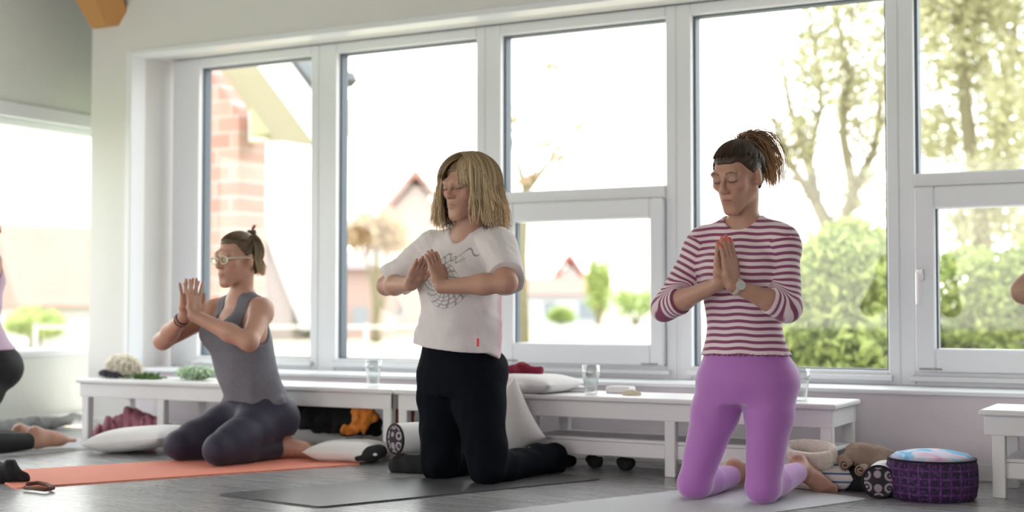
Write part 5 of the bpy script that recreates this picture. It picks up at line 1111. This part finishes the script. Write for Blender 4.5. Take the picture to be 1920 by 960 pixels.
# purple meditation cushion
def pouf():
    c = atZ(1757, 945); R = .152; cy = c[1]+R*.93; cx = c[0]-.045; e = empty('meditation_cushion', (cx, cy, 0)); tag(e, 'round purple patterned meditation cushion with a pale blue and pink top', 'cushion')
    m = mat('purple_block_print', (.2, .05, .25), .85, .2, 80); N, L_, b = nodes(m); tc = N.new('ShaderNodeTexCoord'); s_ = N.new('ShaderNodeSeparateXYZ'); L_.new(tc.outputs['Object'], s_.inputs[0])
    at = N.new('ShaderNodeMath'); at.operation = 'ARCTAN2'; L_.new(s_.outputs['Y'], at.inputs[0]); L_.new(s_.outputs['X'], at.inputs[1]); mu = N.new('ShaderNodeMath'); mu.operation = 'MULTIPLY'; mu.inputs[1].default_value = .152; L_.new(at.outputs[0], mu.inputs[0])
    cb_ = N.new('ShaderNodeCombineXYZ'); L_.new(mu.outputs[0], cb_.inputs[0]); L_.new(s_.outputs['Z'], cb_.inputs[1])
    br = N.new('ShaderNodeTexBrick'); br.offset = 0.0; br.inputs['Scale'].default_value = 1; br.inputs['Brick Width'].default_value = .036; br.inputs['Row Height'].default_value = .027; br.inputs['Mortar Size'].default_value = .0035; br.inputs['Mortar Smooth'].default_value = .3
    br.inputs['Color1'].default_value = (.03, .014, .05, 1); br.inputs['Color2'].default_value = (.045, .018, .075, 1); br.inputs['Mortar'].default_value = (.11, .035, .16, 1); L_.new(cb_.outputs[0], br.inputs[0])
    vo = N.new('ShaderNodeTexVoronoi'); vo.inputs['Scale'].default_value = 80; L_.new(cb_.outputs[0], vo.inputs[0]); r = N.new('ShaderNodeValToRGB'); r.color_ramp.elements[0].position = .25; r.color_ramp.elements[0].color = (.16, .08, .20, 1); r.color_ramp.elements[1].position = .5; r.color_ramp.elements[1].color = (0, 0, 0, 1)
    L_.new(vo.outputs['Distance'], r.inputs[0]); ad = N.new('ShaderNodeVectorMath'); ad.operation = 'ADD'; sc = N.new('ShaderNodeVectorMath'); sc.operation = 'SCALE'; sc.inputs['Scale'].default_value = .35; L_.new(r.outputs[0], sc.inputs[0]); L_.new(br.outputs[0], ad.inputs[0]); L_.new(sc.outputs[0], ad.inputs[1]); L_.new(ad.outputs[0], b.inputs['Base Color'])
    MB().lathe([(R*.90, 0.0), (R*.97, .012), (R*1.01, .05), (R*1.015, .08), (R, .115), (R*.965, .136)], (0, 0, 0), 56).build('side_panel', m, e, smooth=True)
    mt = mat('tie_dye_top', (.5, .6, .8), .85, .2, 60); N, L_, b = nodes(mt); tc = N.new('ShaderNodeTexCoord'); n_ = N.new('ShaderNodeTexNoise'); n_.inputs['Scale'].default_value = 7; n_.inputs['Distortion'].default_value = 1.5; L_.new(tc.outputs['Object'], n_.inputs[0])
    r = N.new('ShaderNodeValToRGB'); el = r.color_ramp.elements; el[0].position = .38; el[0].color = (.18, .50, .78, 1); el[1].position = .66; el[1].color = (.66, .36, .62, 1); q = el.new(.5); q.color = (.72, .68, .80, 1); L_.new(n_.outputs['Fac'], r.inputs[0]); L_.new(r.outputs[0], b.inputs['Base Color'])
    MB().lathe([(R*.96, .1365), (R*.80, .153), (R*.5, .163), (R*.2, .167), (.004, .168)], (0, 0, 0), 56).build('top_panel', mt, e, smooth=True)
    MB().tube([(R*.965*math.cos(a), R*.965*math.sin(a), .1365) for a in np.linspace(0, 2*PI, 57)], .0035, 6, cap=False).build('piping', M_black, e, smooth=True)
pouf()
# ================================================================= THINGS ON THE BENCHES
def tumbler(px, Y, label, hgt=.118, water=0.0, rt=.036, rb=.026):
    p = atY(px, 700, Y); e = empty('drinking_glass', (p[0], Y, .3035)); tag(e, label, 'glass', 'clear tumblers on the benches')
    t = .0022; n = 28
    MB().lathe([(rb, 0), (rb+.001, .012), (rt-.002, hgt*.62), (rt+.001, hgt*.66), (rt+.001, hgt), (rt-t+.001, hgt), (rt-t, hgt*.66), (rt-t-.002, hgt*.62), (rb-t, .014)], (0, 0, 0), n).build('glass_body', M_tumbler, e, smooth=True)
    if water:
        MB().lathe([(rb-t-.0005, .0145), (rb-t+.006, water-.002), (rb-t+.006, water)], (0, 0, 0), n).build('water', M_tumbler, e, smooth=True)
tumbler(700, 5.12, 'clear empty tumbler on the left bench beside the blonde woman')
tumbler(1108, 5.10, 'clear tumbler half full of water between the two kneeling women', water=.06)
tumbler(1500, 5.14, 'clear tumbler on the bench right behind the purple leggings', hgt=.12)
# bouquet
M_petal = leaf_mat('ivory_petals', (0.85, 0.80, 0.70), (0.92, 0.90, 0.84)); M_pet2 = mat('grey_violet_dry', (0.10, 0.09, 0.12), 0.9); M_stem = mat('green_stems', (0.12, 0.22, 0.07), 0.7); M_pale = leaf_mat('pale_mint_leaves', (0.45, 0.62, 0.45), (0.72, 0.80, 0.62))
c = atY(230, 680, 5.15); e = empty('flower_bouquet', (c[0], 5.15, .303)); tag(e, 'cream white fluffy flower bouquet lying on the left bench', 'flowers')
V, Q = leaves([(0, 0, .062, .10, .07, .058), (.05, 0, .045, .08, .06, .04)], 3200, .013, 77, .3); V[:, 2] = np.maximum(V[:, 2], .002); quad_mesh('blossom', V, Q, M_petal, e, smooth=False)
V, Q = leaves([(-.06, -.05, .022, .05, .03, .02), (.0, -.06, .018, .045, .03, .016)], 500, .009, 78, .2); V[:, 2] = np.maximum(V[:, 2], .001); quad_mesh('dried_flower', V, Q, M_pet2, e, smooth=False)
for k in range(7):
    MB().tube([(0.02, -.04+k*.006, .012+.002*(k % 3)), (.14, -.05+k*.009, .010), (.27+.01*(k % 3), -.055+k*.012, .008)], .0035, 6).build('stem', M_stem, e, smooth=True)
V, Q = leaves([(.20, -.04, .012, .08, .035, .010)], 160, .02, 79, .1); V[:, 2] = np.maximum(V[:, 2], .001); quad_mesh('leaf_bunch', V, Q, M_stem, e, smooth=False)
c = atY(368, 690, 5.16); e = empty('leafy_bunch', (c[0], 5.16, .303)); tag(e, 'pale green leafy bunch on the left bench behind the woman with glasses', 'flowers')
V, Q = leaves([(0, 0, .035, .12, .06, .032)], 700, .016, 80, .2); V[:, 2] = np.maximum(V[:, 2], .001); quad_mesh('leaf_bunch', V, Q, M_pale, e, smooth=False)
MB().tube([(-.10, 0, .008), (.0, .0, .012), (.10, .01, .02)], .004, 6).build('stem', M_stem, e, smooth=True)
